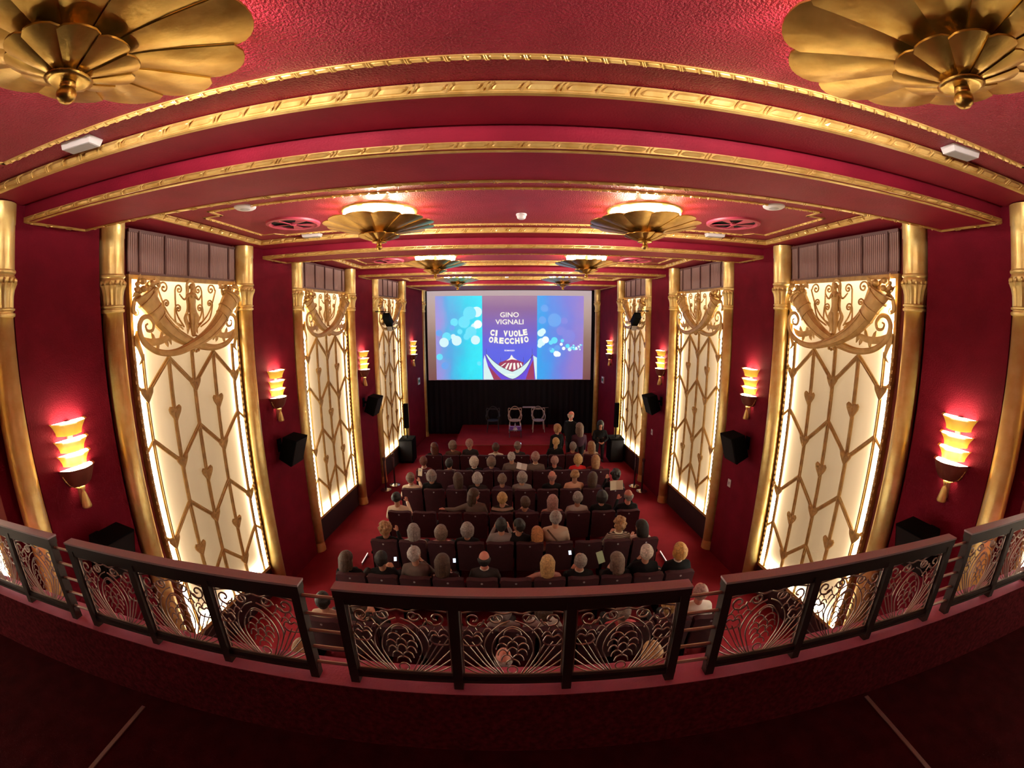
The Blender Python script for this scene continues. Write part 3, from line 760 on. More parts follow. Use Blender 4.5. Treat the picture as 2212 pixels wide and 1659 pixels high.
emergency(3.10, 6.36, Z_FIELD, 0, 'small white emergency light beside the right petal lamp in the second bay')
for s in (-1, 1):
    o = empty('ceiling_speaker', (s * 3.02 - .08, 4.50, Z_FIELD), 0, 'flat white disc on the red ceiling near the %s end of the wide beam' % SIDE[s], 'ceiling disc')
    MB().lathe([(.0, -.03), (.10, -.03), (.125, -.015), (.13, 0)], 24).build('disc_cover', M['white'], o, 'auto')
    MB().lathe([(.0, -.034), (.05, -.033), (.06, -.03)], 16).build('disc_centre', M['grey'], o, 'auto')
for x, y, lb in ((.07, 5.62, 'small white smoke detector midway between the two petal lamps with visible bulbs'), (-.16, 14.2, 'tiny white smoke detector on the ceiling just above the screen')):
    o = empty('smoke_detector', (x, y, Z_FIELD), 0, lb, 'smoke detector')
    MB().lathe([(.06, -.005), (.065, 0)], 16).build('detector_base', M['grey'], o)
    MB().lathe([(.0, -.075), (.035, -.075), (.055, -.06), (.062, -.03), (.07, -.025), (.07, -.004)], 16).build('detector_head', M['white'], o, 'auto')
# ================================================================== balcony railing
ZR, ZL = 3.915, 3.405
def scroll_panel():
    # one wrought panel, 0.44 wide (x), bottom z=0, top 0.36
    W2, H = .215, .36
    m = MB()
    def t(pts, r=.0042, n=5):
        for sx in (-1, 1): m.tube([Vector((sx * p[0], 0, p[1])) for p in catmull([(a, b, 0) for a, b in pts], n)], r, 4)
    # catmull works on 3-vectors: (a, b, 0) -> x=a, z=b
    m.tube([(.022 * math.cos(2 * PI * k / 12), 0, .028 + .022 * math.sin(2 * PI * k / 12)) for k in range(12)], .0034, 4, closed=True)
    # cone of overlapping scales above the ring
    for row in range(6):
        z = .055 + row * .034; wd = (.030, .046, .060, .066, .056, .036)[row]
        n_ = (1, 2, 3, 3, 2, 1)[row]
        for j in range(n_):
            x0 = -wd + 2 * wd * j / n_; x1 = -wd + 2 * wd * (j + 1) / n_; xm = (x0 + x1) / 2; q = abs(xm) * .25
            m.tube([Vector((p[0], 0, p[1])) for p in catmull([(x0, z - q, 0), (x0 * .75 + xm * .25, z + .022 - q, 0), (xm, z + .034 - q, 0), (x1 * .75 + xm * .25, z + .022 - q, 0), (x1, z - q, 0)], 3)], .0032, 4)
    # arches framing the cone
    t([(.035, .0), (.062, .06), (.085, .13), (.072, .20), (.03, .255), (0, .27)], .0034)
    t([(.05, .0), (.085, .07), (.115, .15), (.10, .22), (.055, .275), (.01, .30)], .0034)
    # blades fanning out from the foot
    for x0, ex, ez in ((.045, .13, .17), (.055, .165, .185), (.065, .20, .20), (.08, .205, .135), (.10, .207, .085), (.13, .207, .045)):
        t([(x0, .0), (x0 + (ex - x0) * .38, ez * .30), (x0 + (ex - x0) * .72, ez * .68), (ex, ez)], .0032)
    # scale arcs hanging between the volutes and the fan
    for x0, x1, z in ((.08, .12, .235), (.12, .16, .215), (.16, .205, .225), (.10, .145, .265), (.145, .185, .25), (.055, .10, .30)):
        t([(x0, z), (x0 * .7 + x1 * .3, z + .022), (x0 * .3 + x1 * .7, z + .022), (x1, z)], .0032, 4)
    # cloud scallops along the side
    for cz in (.19,):
        t([(.125, cz), (.14, cz + .028), (.165, cz + .02), (.185, cz + .03), (.205, cz + .005), (.20, cz - .02), (.17, cz - .025), (.14, cz - .02), (.125, cz)], .004, 4)
    # top volutes
    for cx, cz, R, a0, d in ((.155, .305, .042, PI, 1), (.062, .315, .030, 0, -1)):
        sp_ = [(cx + R * (1 - .85 * i / 18) * math.cos(a0 + d * 2.6 * PI * i / 18), cz + R * (1 - .85 * i / 18) * math.sin(a0 + d * 2.6 * PI * i / 18)) for i in range(19)]
        t(sp_, .0045, 2)
    t([(.0, .345), (.04, .335), (.09, .352), (.14, .35), (.20, .338)], .004, 4)
    t([(.205, .355), (.205, .005)], .004, 2); t([(.0, .357), (.205, .357)], .004, 2); t([(0, .004), (.205, .004)], .005, 2)
    return m.mesh('scroll_panel', M['bronze_light'])
SCROLL = scroll_panel()
SEG_L, GAP = 1.43, .15
PITCH = SEG_L + GAP
XC0 = -.085
SEGN = {0: 'middle section of the wrought balcony railing, straight below the screen', -1: 'wrought balcony railing section just left of the middle one', 1: 'wrought balcony railing section just right of the middle one', -2: 'wrought balcony railing section cut by the left edge', 2: 'wrought balcony railing section cut by the right edge'}
for i in (-2, -1, 0, 1, 2):
    o = empty('balcony_railing', (XC0 + i * PITCH, 1.41, ZL), 0, SEGN[i], 'railing', 'wrought balcony railing sections')
    h = ZR - ZL
    m = MB(); m.bbox(-SEG_L / 2, SEG_L / 2, -.026, .026, h - .035, h); m.bbox(-SEG_L / 2 + .01, SEG_L / 2 - .01, -.018, .018, h - .07, h - .035)
    m.build('handrail', M['bronze'], o); MB().bbox(-SEG_L / 2 - .002, SEG_L / 2 + .002, -.028, .028, h, h + .010).build('lit_rail_top', M['lit_rail_top'], o)  # thin top plate added to carry the lighter, lit tone
    pw = SEG_L / 3
    for k in range(4):
        x = -SEG_L / 2 + .022 + k * (SEG_L - .044) / 3
        MB().bbox(x - .02, x + .02, -.022, .022, 0, h - .028).build('post', M['bronze'], o)
    m = MB(); m.bbox(-SEG_L / 2, SEG_L / 2, -.014, .014, .055, .075); m.bbox(-SEG_L / 2, SEG_L / 2, -.02, .02, .04, .055); m.build('bottom_rail', M['bronze'], o)
    for k in range(3): inst('scroll_panel', SCROLL, o, loc=(-SEG_L / 2 + .022 + (k + .5) * (SEG_L - .044) / 3, 0, .078))
    if i < 2:
        for k in range(5):
            z = .085 + k * .092
            MB().tube([(SEG_L / 2 - .01, 0, z), (SEG_L / 2 + GAP + .01, 0, z)], .008, 6).build('gap_bar', M['bronze_light'], o)
# ================================================================== projection screen
def emis(name, build, strength):
    m = bpy.data.materials.new(name); m.use_nodes = True; nt = m.node_tree
    b = nt.nodes['Principled BSDF']; b.inputs['Base Color'].default_value = (.25, .25, .25, 1); b.inputs['Roughness'].default_value = .9; b.inputs['Specular IOR Level'].default_value = .1
    b.inputs['Emission Strength'].default_value = strength
    if callable(build):
        nt.links.new(build(nt), b.inputs['Emission Color'])
    else:
        b.inputs['Emission Color'].default_value = (*build, 1); m.cycles.emission_sampling = 'NONE'
    return m
def grad(nt, axis, stops, noise=0.0, nsc=1.0, warp=0.0):
    N = nt.nodes; L = nt.links
    tc = N.new('ShaderNodeTexCoord'); sp = N.new('ShaderNodeSeparateXYZ'); L.new(tc.outputs['Generated'], sp.inputs[0])
    v = sp.outputs[axis]
    if noise:
        n = N.new('ShaderNodeTexNoise'); n.inputs['Scale'].default_value = nsc; n.inputs['Detail'].default_value = 2; L.new(tc.outputs['Generated'], n.inputs['Vector'])
        a = N.new('ShaderNodeMath'); a.operation = 'MULTIPLY_ADD'; L.new(n.outputs['Fac'], a.inputs[0]); a.inputs[1].default_value = noise; L.new(v, a.inputs[2])
        s_ = N.new('ShaderNodeMath'); s_.operation = 'SUBTRACT'; L.new(a.outputs[0], s_.inputs[0]); s_.inputs[1].default_value = noise * .5; v = s_.outputs[0]
    r = N.new('ShaderNodeValToRGB'); L.new(v, r.inputs[0]); e = r.color_ramp.elements
    while len(e) < len(stops): e.new(.5)
    for k, (p, c) in enumerate(stops): e[k].position = p; e[k].color = (*c, 1)
    return r.outputs[0]
def srgb(r, g, b): return tuple(((c / 255 + .055) / 1.055) ** 2.4 if c > 10 else c / 255 / 12.92 for c in (r, g, b))
YS = 17.85
scr = empty('projection_screen', (-.08, YS, 0), 0, 'wide cinema screen showing a blue slide with a book cover', 'screen')
m_scr = emis('dim lit screen cloth', lambda nt: grad(nt, 2, [(0, srgb(125, 78, 80)), (.45, srgb(150, 120, 110)), (.8, srgb(190, 165, 160)), (1, srgb(200, 180, 185))]), .8 * L_SCREEN)  # projector spill on the white cloth, put into its emission, paler towards the top
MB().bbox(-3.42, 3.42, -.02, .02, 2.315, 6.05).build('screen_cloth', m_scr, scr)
m = MB(); m.bbox(-3.68, -3.42, -.05, .02, 0, 6.07); m.bbox(3.42, 3.68, -.05, .02, 0, 6.07); m.bbox(-3.68, 3.68, -.04, .02, 6.05, 6.12); m.build('masking', M['black_cloth'], scr)
mb = MB()
n = 60
vs = []
for i in range(n + 1):
    x = -3.5 + 7.0 * i / n; y = -.05 - .035 * (1 if i % 2 else 0)
    vs += [(x, y, .0), (x, y, 2.33)]
mb.add(vs, [(2 * i, 2 * i + 2, 2 * i + 3, 2 * i + 1) for i in range(n)])
mb.build('lower_drape', M['black_cloth'], scr)
YI = -.024
def flat(poly, name, m, y, parent=scr):
    return MB().prism(poly, (0, y, 0), (1, 0, 0), (0, 0, 1), (0, -1, 0), .003).build(name, m, parent)
m_left = emis('blue bokeh left', lambda nt: grad(nt, 0, [(0, srgb(150, 140, 215)), (.3, srgb(70, 165, 225)), (.6, srgb(0, 205, 235)), (1, srgb(0, 225, 245))], .75, 2.2), L_SCREEN)
m_right = emis('blue bokeh right', lambda nt: grad(nt, 0, [(0, srgb(0, 160, 235)), (.3, srgb(60, 140, 230)), (.6, srgb(110, 120, 215)), (1, srgb(145, 120, 200))], .7, 2.2), L_SCREEN)
m_cov = emis('book cover', lambda nt: grad(nt, 2, [(0, srgb(70, 90, 225)), (.35, srgb(75, 95, 225)), (.6, srgb(105, 90, 190)), (.85, srgb(130, 95, 150)), (1, srgb(155, 120, 150))], .06, 3), L_SCREEN)
img = flat([(-3.07, 2.345), (-1.12, 2.345), (-1.12, 5.83), (-3.07, 5.84)], 'slide_left', m_left, YI)
imr = flat([(1.15, 2.345), (3.09, 2.345), (3.09, 5.83), (1.15, 5.83)], 'slide_right', m_right, YI)
cov = flat([(-1.12, 2.345), (1.15, 2.345), (1.15, 5.83), (-1.12, 5.83)], 'book_cover', m_cov, YI)
E_ = lambda n, c, k=1.0: emis(n, srgb(*c), L_SCREEN * k)
m_d = [E_('bokeh pale', (205, 240, 245)), E_('bokeh aqua', (90, 220, 245)), E_('bokeh sky', (90, 160, 235)), E_('bokeh white', (240, 250, 250)), E_('bokeh violet', (120, 130, 220))]
DISC = MB().add([(0, 0, 0)] + [(math.cos(2 * PI * j / 20), 0, math.sin(2 * PI * j / 20)) for j in range(20)] + [(0, .002, 0)], [(0, 1 + (j + 1) % 20, 1 + j) for j in range(20)] + [(21, 1 + j, 1 + (j + 1) % 20) for j in range(20)]).mesh('light_spot', m_d[0])
def discs(name, lst, parent):
    for k, (x, z, r, c) in enumerate(lst): inst(name, DISC, parent, loc=(x, YI - .006 - k * .0002, z), scale=(r, 1, r), material=m_d[c])
rb = random.Random(3)
def uv(px, py): return ((px - 912) / 4.148 / 1106 * 0 + (-.0 + (px - 915) * .004617 + .0), 5.83 - (py - 328) * .004653)
lst = []
for px, py, r, c in ((630, 470, 48, 0), (600, 600, 30, 0), (640, 580, 38, 3), (570, 650, 52, 1), (610, 720, 42, 0), (530, 690, 30, 1), (440, 725, 46, 0), (410, 690, 25, 0), (350, 690, 42, 1), (325, 740, 44, 0), (280, 655, 30, 2), (420, 560, 36, 1), (400, 610, 25, 2), (470, 645, 24, 1), (282, 870, 30, 1), (330, 950, 34, 2), (510, 560, 55, 1), (560, 480, 60, 1), (640, 930, 20, 1)):
    x, z = uv(px, py); x = min(x, -1.13 - r * .0045); x = max(x, -3.06 + r * .0045); lst.append((x, z, r * .0045, c))
discs('light_spot', lst, img)
lst = []
for px, py, r, c in ((1320, 545, 62, 2), (1230, 440, 34, 2), (1410, 550, 32, 4), (1210, 545, 36, 2), (1380, 640, 42, 4), (1450, 690, 60, 4), (1190, 660, 32, 0), (1215, 645, 28, 0), (1205, 740, 36, 0), (1240, 720, 32, 3), (1180, 770, 22, 0), (1320, 725, 30, 1), (1288, 745, 20, 1), (1392, 728, 16, 1), (1383, 760, 14, 3), (1340, 845, 28, 3), (1358, 850, 22, 3), (1345, 795, 28, 2), (1405, 797, 16, 3), (1300, 815, 22, 1), (1440, 775, 20, 1), (1460, 805, 18, 0), (1500, 798, 14, 1), (1285, 800, 14, 2)):
    x, z = uv(px, py); x = max(x, 1.16 + r * .0045); lst.append((x, z, r * .0045, c))
for k in range(26):
    x, z = uv(1470 + rb.uniform(0, 98), 785 + rb.uniform(-22, 22)); x = min(x, 3.05); lst.append((x, z, rb.uniform(.016, .04), rb.choice((0, 1, 3))))
discs('light_spot', lst, imr)
# tent drawing on the cover
m_cr = E_('tent cream', (205, 235, 235)); m_rd = E_('tent red', (150, 45, 85)); m_dk = E_('tent line', (60, 45, 70)); m_bl = E_('tent blue', (90, 70, 215)); m_tx = E_('cream lettering', (250, 246, 225)); m_stripe = E_('tent stripe', (240, 240, 230))
def cv(px, py): return ((px - 915) * .004617 + .005, 5.83 - (py - 328) * .004653)
def cpoly(pts, name, m, y): return flat([(lambda q: (max(-1.118, min(1.148, q[0])), max(2.35, q[1])))(cv(*p)) for p in reversed(pts)], name, m, y, cov)
def arc(p0, p1, p2, n=10): return [((1 - t) ** 2 * p0[0] + 2 * t * (1 - t) * p1[0] + t * t * p2[0], (1 - t) ** 2 * p0[1] + 2 * t * (1 - t) * p1[1] + t * t * p2[1]) for t in [i / n for i in range(n + 1)]]
y1 = YI - .005
cpoly([(932, 850)] + arc((945, 880), (975, 900), (1045, 925)) + [(1020, 975), (940, 1010), (850, 985), (818, 945)] + arc((820, 925), (895, 900), (920, 880)), 'far_tent', m_rd, y1)
for a, b, c, d in ((870, 888, 828, 850), (898, 915, 865, 888), (922, 940, 905, 925), (948, 965, 948, 970), (980, 995, 990, 1005), (1008, 1020, 1020, 1032)):
    cpoly([(a, 930), (b, 925), (d, 985 if abs(d - 930) < 70 else 955), (c, 988 if abs(c - 930) < 70 else 960)], 'tent_stripe', m_stripe, y1 - .004)
cpoly([(932, 852), (950, 880), (985, 902), (935, 895), (885, 908), (918, 882)], 'tent_cap', m_stripe, y1 - .004)
lowL = arc((700, 850), (770, 1010), (940, 1078)); lowR = arc((940, 1078), (1080, 1020), (1120, 850))
lowL2 = arc((715, 850), (800, 960), (940, 1005)); lowR2 = arc((940, 1005), (1060, 960), (1128, 850))
cpoly([(690, 850)] + arc((715, 850), (800, 960), (940, 1008)) + arc((940, 1008), (1060, 960), (1125, 850)) + [(1162, 880), (1162, 1078), (680, 1078), (680, 870)], 'near_tent', m_bl, y1 - .006)
cpoly(lowL2 + list(reversed(lowL)), 'tent_swag', m_cr, y1 - .010)
cpoly(lowR2 + list(reversed(lowR)), 'tent_swag', m_cr, y1 - .010)
cpoly([(690, 852), (680, 900), (678, 1078), (770, 1078), (720, 960)], 'tent_stripe', m_cr, y1 - .010)
cpoly([(720, 950), (770, 1078), (840, 1078), (770, 1000)], 'tent_stripe', m_rd, y1 - .010)
cpoly([(1100, 960), (1060, 1078), (1140, 1078), (1130, 900)], 'tent_stripe', m_rd, y1 - .010)
cpoly([(1128, 860), (1150, 1078), (1162, 1078), (1162, 880)], 'tent_stripe', m_cr, y1 - .010)
for pts in (lowL2, lowR2, lowL, lowR):
    MB().tube([(cv(*p)[0], y1 - .014, max(2.36, cv(*p)[1])) for p in pts], .012, 4).build('tent_outline', m_dk, cov)
for px, pz in ((835, 880), (1040, 875), (705, 800), (1120, 800)):
    a = cv(px, pz); b = cv(px, pz + 45); MB().tube([(a[0], y1 - .004, a[1]), (b[0], y1 - .004, b[1])], .009, 4).build('flag_pole', m_dk, cov)
# lettering
def text_mesh(body, size, bold):
    c = bpy.data.curves.new('lettering', 'FONT'); c.body = body; c.size = size; c.align_x = 'CENTER'; c.offset = bold; c.extrude = .001; c.resolution_u = 3
    t = bpy.data.objects.new('lettering_tmp', c); COL.objects.link(t)
    me = bpy.data.meshes.new_from_object(t.evaluated_get(bpy.context.evaluated_depsgraph_get()))
    bpy.data.objects.remove(t); bpy.data.curves.remove(c)
    me.materials.clear(); me.materials.append(m_tx)
    return me
def word(body, px, py, capH, width, bold, name, squash=1.0):
    me = text_mesh(body, 1.0, bold)
    xs = [v.co.x for v in me.vertices]; ys = [v.co.y for v in me.vertices]
    x, z = cv(px, py)
    sx = width / (max(xs) - min(xs)); sz = capH / (max(ys) - min(ys))
    o = inst(name, me, cov, loc=(x - sx * (max(xs) + min(xs)) / 2, YI - .012, z - sz * (max(ys) + min(ys)) / 2), rot=(PI / 2, 0, 0), scale=(sx, sz, 1))
    return o
word('GINO', 915, 497, .205, .77, .010, 'author_lettering')
word('VIGNALI', 915, 560, .205, 1.16, .010, 'author_lettering')
word('ROMANZO', 915, 815, .06, .42, .012, 'small_lettering')
o = word('SOLFERINO', 915, 1034, .055, .42, .012, 'small_lettering'); o.location.y = YI - .030
def letters(body, xs, ys, tilts, cap, wid, name):
    for ch, px, py, tl in zip(body, xs, ys, tilts):
        me = text_mesh(ch, 1.0, .055)
        X = [v.co.x for v in me.vertices]; Y_ = [v.co.y for v in me.vertices]; cx = (max(X) + min(X)) / 2; cy = (max(Y_) + min(Y_)) / 2
        for v in me.vertices: v.co.x -= cx; v.co.y -= cy
        wch = wid * (.45 if ch == 'I' else 1)
        x, z = cv(px, py)
        inst(name, me, cov, loc=(x, YI - .012, z), rot=(PI / 2, math.radians(-tl), 0), scale=(wch / (max(X) - min(X)), cap / (max(Y_) - min(Y_)), 1))
letters('CIVUOLE', (762, 798, 880, 928, 972, 1015, 1055), (655, 660, 664, 666, 664, 660, 652), (-8, -6, -2, 0, 3, 6, 8), .25, .175, 'title_letter')
letters('ORECCHIO', (750, 798, 843, 890, 935, 985, 1026, 1066), (718, 722, 727, 730, 730, 728, 723, 716), (-8, -6, -4, -1, 1, 4, 6, 8), .25, .185, 'title_letter')
# ================================================================== things on the stage
def master_chair(x, y, rz, frame_m, seat_m, label):
    o = empty('stage_chair', (x, y, .4), rz, label, 'chair', 'chairs on the stage')   # faces local -y
    m = MB(); m.lathe([(.0, .43), (.20, .425), (.225, .445), (.225, .46), (.20, .465), (.0, .455)], 20); m.build('seat', seat_m, o, 'auto')
    for sx in (-1, 1):
        MB().tube([(sx * .20, -.20, .45), (sx * .235, -.23, 0)], [.017, .012], 6).build('leg', frame_m, o)
        MB().tube([(sx * .19, .17, .45), (sx * .23, .25, 0)], [.017, .012], 6).build('leg', frame_m, o)
    # three interlaced back lines
    m = MB(); m.tube(catmull([(-.26, -.2, .64), (-.27, 0, .66), (-.20, .17, .82), (0, .24, .88), (.20, .17, .82), (.27, 0, .66), (.26, -.2, .64)], 5), .015, 6)
    for sx in (-1, 1): m.tube(catmull([(sx * .26, -.2, .64), (sx * .25, -.22, .56), (sx * .20, -.2, .46)], 4), .014, 6)
    m.build('back_arch', frame_m, o)
    m = MB(); m.tube(catmull([(-.19, .16, .46), (-.255, .15, .70), (-.255, .18, .90), (-.16, .22, .87), (0, .24, .84), (.16, .22, .87), (.255, .18, .90), (.255, .15, .70), (.19, .16, .46)], 5), .014, 6); m.build('back_square', frame_m, o)
    m = MB(); m.tube(catmull([(-.14, .20, .46), (-.22, .18, .64), (-.15, .22, .88), (0, .25, .965), (.15, .22, .88), (.22, .18, .64), (.14, .20, .46)], 5), .014, 6); m.build('back_curve', frame_m, o)
m_ch1 = mat('warm grey chair plastic', (.62, .48, .44), .5); m_ch2 = mat('cool grey chair plastic', (.55, .50, .54), .5); m_ch3 = mat('black chair plastic', (.04, .045, .07), .4)
master_chair(-.75, 16.75, 0, m_ch3, m_ch3, 'black open-back chair on the stage, left of the other two')
master_chair(.13, 16.75, 0, m_ch1, m_ch1, 'pale open-back chair in the middle of the stage')
master_chair(1.07, 16.75, 0, m_ch2, m_ch2, 'pale open-back chair on the right of the stage')
o = empty('low_table', (.13, 15.95, .4), 0, 'low dark table in front of the middle stage chair', 'table')
MB().bbox(-.25, .25, -.18, .18, .26, .28).build('table_top', m_ch3, o)
for a in (-.22, .22):
    for b in (-.15, .15): MB().bbox(a - .012, a + .012, b - .012, b + .012, 0, .26).build('leg', m_ch3, o)
m_pur = mat('purple wrapping', (.22, .08, .55), .4); m_pvc = mat('clear bottle', (.55, .5, .7), .15); m_lil = mat('lilac paper', (.7, .6, .8), .6)
for dx, lb in ((-.12, 'left'), (.13, 'right')):
    o = empty('gift_box', (.13 + dx, 15.93, .68), .2 * dx, 'purple box on the low stage table, %s one' % lb, 'box')
    MB().bbox(-.085, .085, -.06, .06, 0, .13).build('box_body', m_pur, o); MB().bbox(-.088, .088, -.02, .02, 0, .133).build('ribbon', m_lil, o)
o = empty('paper_flower', (.13, 15.80, .68), 0, 'pale paper decoration between the purple boxes', 'decoration')
for k in range(7):
    q = 2 * PI * k / 7; MB().prism([(0, 0), (.03, .05), (0, .11), (-.03, .05)], (0, 0, .05), (math.cos(q), 0, math.sin(q)), (-math.sin(q), 0, math.cos(q)), (0, -1, 0), .006).build('paper_petal', m_lil, o)
MB().ball((0, -.01, .05), .03, 8, 6).build('flower_heart', M['white'], o, True)
for dx, dz, lb in ((-.21, 0, 'left'), (.0, 0, 'centre'), (.21, 0, 'right')):
    o = empty('water_bottle', (.13 + dx, 16.05, .68), 0, 'small clear water bottle on the low stage table, %s one' % lb, 'bottle')
    MB().lathe([(.0, 0), (.032, 0), (.033, .13), (.028, .16), (.012, .19), (.012, .205)], 12).build('bottle_body', m_pvc, o, 'auto'); MB().lathe([(.014, .205), (.014, .23), (0, .232)], 10).build('cap', M['white'], o)
o = empty('console_table', (.9, 17.45, .4), 0, 'narrow black table with a pale edge behind the stage chairs', 'table')
MB().bbox(-.62, .62, -.15, .15, .82, .85).build('table_top', M['black'], o); MB().bbox(-.62, .62, -.155, -.15, .835, .852).build('pale_edge', M['grey'], o)
for a in (-.58, .58): MB().bbox(a - .02, a + .02, -.12, .12, 0, .82).build('leg', M['black'], o)
tag(MB().bbox(-.26, .26, -.12, .1, 0, .012).build('paper_sheet', M['white'], loc=(.72, 17.36, 1.252)), 'white sheet lying on the narrow table behind the chairs', 'paper')
# loudspeakers on the floor beside the stage
def pa(s, label):
    o = empty('floor_loudspeaker', (s * 3.62 - .02, 14.2, 0), 0, label, 'loudspeaker')
    MB().bbox(-.24, .24, -.28, .28, .03, .85).build('cabinet', M['black'], o)
    for a in (-.18, .18):
        for b in (-.2, .2): MB().lathe([(.03, 0), (.03, .03)], 8, (a, b, 0)).build('foot', M['black'], o)
    MB().bbox(-.21, .21, -.295, -.28, .08, .80).build('speaker_grille', M['dark'], o.children[0])
    MB().tube([(0, 0, .85), (0, 0, 1.2)], .02, 8).build('pole', M['black'], o)
    MB().bbox(-.07, .07, -.07, .07, 1.2, 2.05).build('column_array', M['black'], o)
pa(-1, 'tall black loudspeaker standing on the floor by the left panel near the stage')
pa(1, 'tall black loudspeaker standing on the floor by the right panel near the stage')
m_acr = mat('dark smoked post', (.10, .05, .06), .25, .5)
for x, y, lb in ((-3.80, 11.55, 'left of the aisle, nearer one'), (-3.55, 11.95, 'left of the aisle, farther one'), (3.78, 11.35, 'right of the aisle, nearer one'), (3.62, 11.75, 'right of the aisle, farther one')):
    x = max(-(XW(y) - .42), min(XW(y) - .42, x))
    o = empty('barrier_post', (x, y, 0), 0, 'slim barrier post with shiny round foot, ' + lb, 'post', 'barrier posts')
    MB().lathe([(.0, 0), (.16, 0), (.16, .02), (.10, .04), (.03, .055), (.0, .055)], 20).build('post_foot', M['chrome'], o, 'auto')
    MB().lathe([(.028, .05), (.028, .92)], 10).build('post_tube', m_acr, o, True); MB().lathe([(.04, .92), (.045, .98), (.03, 1.01), (.0, 1.02)], 12).build('post_head', m_acr, o, 'auto')
for s in (-1, 1):
    o = empty('aisle_light', (s * 3.14, 7.75, .05), 0, 'thin lit strip beside the seats on the %s aisle' % SIDE[s], 'strip light')
    MB().bbox(-.008, .008, -.20, .20, .0, .012).build('lit_strip', M['strip_light'], o); MB().bbox(-.008, .008, -.20, .20, -.05, .0).build('strip_base', M['grey'], o)
# ================================================================== seats
ROW_Y = {-1: 3.50, 0: 4.62, 1: 5.80, 2: 6.95, 3: 8.19, 4: 9.43, 5: 10.72, 6: 12.0}
ROW_X = {-1: [.54 * (k - 5) for k in range(11)], 0: [.54 * (k - 5) for k in range(11)], 1: [.535 * (k - 5) for k in range(11)]}
for r in (2, 3, 4): ROW_X[r] = [.54 * (k - 4.5) for k in range(10)]
for r in (5, 6): ROW_X[r] = [.52 * (k - 4.5) for k in range(10)]
ROWN = {-1: 'row hidden under the balcony ledge', 0: 'row seen through the railing scrollwork', 1: 'row just above the railing', 2: 'second row above the railing', 3: 'third row above the railing', 4: 'fourth row above the railing', 5: 'fifth row above the railing', 6: 'row closest to the stage'}
def seat_meshes():
    R = []
    def back(u, v):
        x = (u - .5) * .49; e = abs(u - .5) * 2
        top = .955 - .018 * (1 - e * e) - (.03 * max(0, (e - .86) / .14) ** 2)
        z = .30 + (top - .30) * v
        return Vector((x * (1 - .04 * (1 - v)), -.09 - .11 * v + .02 * (1 - e * e) * -1, z))
    R.append(('backrest', MB().shell(back, 8, 8, (0, .085, .01)).mesh('backrest', M['velvet'], 'auto')))
    def cush(u, v):
        return Vector(((u - .5) * .46, -.02 + .46 * v, .455 + .02 * math.sin(PI * u) * math.sin(PI * v)))
    R.append(('seat_cushion', MB().shell(cush, 6, 6, (0, 0, -.11)).mesh('seat_cushion', M['velvet'], 'auto')))
    arm = MB(); arm.bbox(-.026, .026, -.10, .30, .60, .645); arm.bbox(-.02, .02, -.06, .22, .0, .60)
    am = arm.mesh('armrest', M['black'])
    plate = MB().lathe([(.0, 0), (.018, 0), (.018, .004), (0, .004)], 10).mesh('number_plate', M['grey'])
    return R, am, plate
SM, ARM, PLATE = seat_meshes()
for r, xs in ROW_X.items():
    for k, x in enumerate(xs):
        o = empty('cinema_seat', (x, ROW_Y[r] + .20, 0), 0, 'maroon velvet cinema seat, %s from the left in the %s' % (ORD[k], ROWN[r]), 'seat', 'maroon cinema seats')
        for n, me in SM:
            last = inst(n, me, o)
            if n == 'backrest': brest = last
        inst('armrest', ARM, o, loc=(-.262, 0, 0))
        if k == len(xs) - 1: inst('armrest', ARM, o, loc=(.262, 0, 0))
        inst('number_plate', PLATE, brest, loc=(0, -.212, .885), rot=(PI / 2 + .18, 0, 0))
# ================================================================== people
BAKE = []
def remeshed(name, mb, m, parent, voxel, it=3):
    me = mb.mesh(name, m)
    o = inst(name, me, parent)
    rm = o.modifiers.new('remesh', 'REMESH'); rm.mode = 'VOXEL'; rm.voxel_size = voxel; rm.use_smooth_shade = True
    sm = o.modifiers.new('smooth', 'SMOOTH'); sm.factor = .5; sm.iterations = it
    BAKE.append(o)
    return o
SKIN = [mat('skin light', (.52, .25, .17), .55), mat('skin rosy', (.56, .20, .15), .55), mat('skin tan', (.42, .20, .12), .55)]
HC = dict(blond=(.50, .29, .11), gold=(.58, .30, .08), honey=(.38, .20, .09), grey=(.27, .22, .21), white=(.58, .47, .40), silver=(.40, .34, .33), dark=(.012, .007, .007), brown=(.085, .038, .022), auburn=(.13, .035, .022), ash=(.20, .13, .10), pinkish=(.36, .18, .16), orange=(.55, .23, .08))
HC = {k: tuple(min(.8, c * (1.35 if k not in ('dark', 'brown') else 1.15)) for c in v) for k, v in HC.items()}
HM = {k: mat('hair ' + k, v, .5, bump=.5, bscale=110, var=.55, vscale=38) for k, v in HC.items()}
TC = dict(black=(.006, .006, .008), charcoal=(.03, .025, .027), greybrown=(.13, .095, .085), grey=(.22, .19, .19), lightgrey=(.36, .32, .31), beige=(.42, .30, .23), cream=(.66, .52, .40), white=(.70, .62, .58), pink=(.42, .22, .20), peach=(.62, .38, .27), red=(.62, .025, .03), maroon=(.12, .015, .02), brown=(.10, .055, .04), plum=(.06, .025, .045), rose=(.55, .10, .13), navy=(.012, .014, .03))
TC = {k: tuple(min(.8, c * 1.2) for c in v) for k, v in TC.items()}
TM = {k: mat('cloth ' + k, v, .85, bump=.15, bscale=60, spec=.2) for k, v in TC.items()}
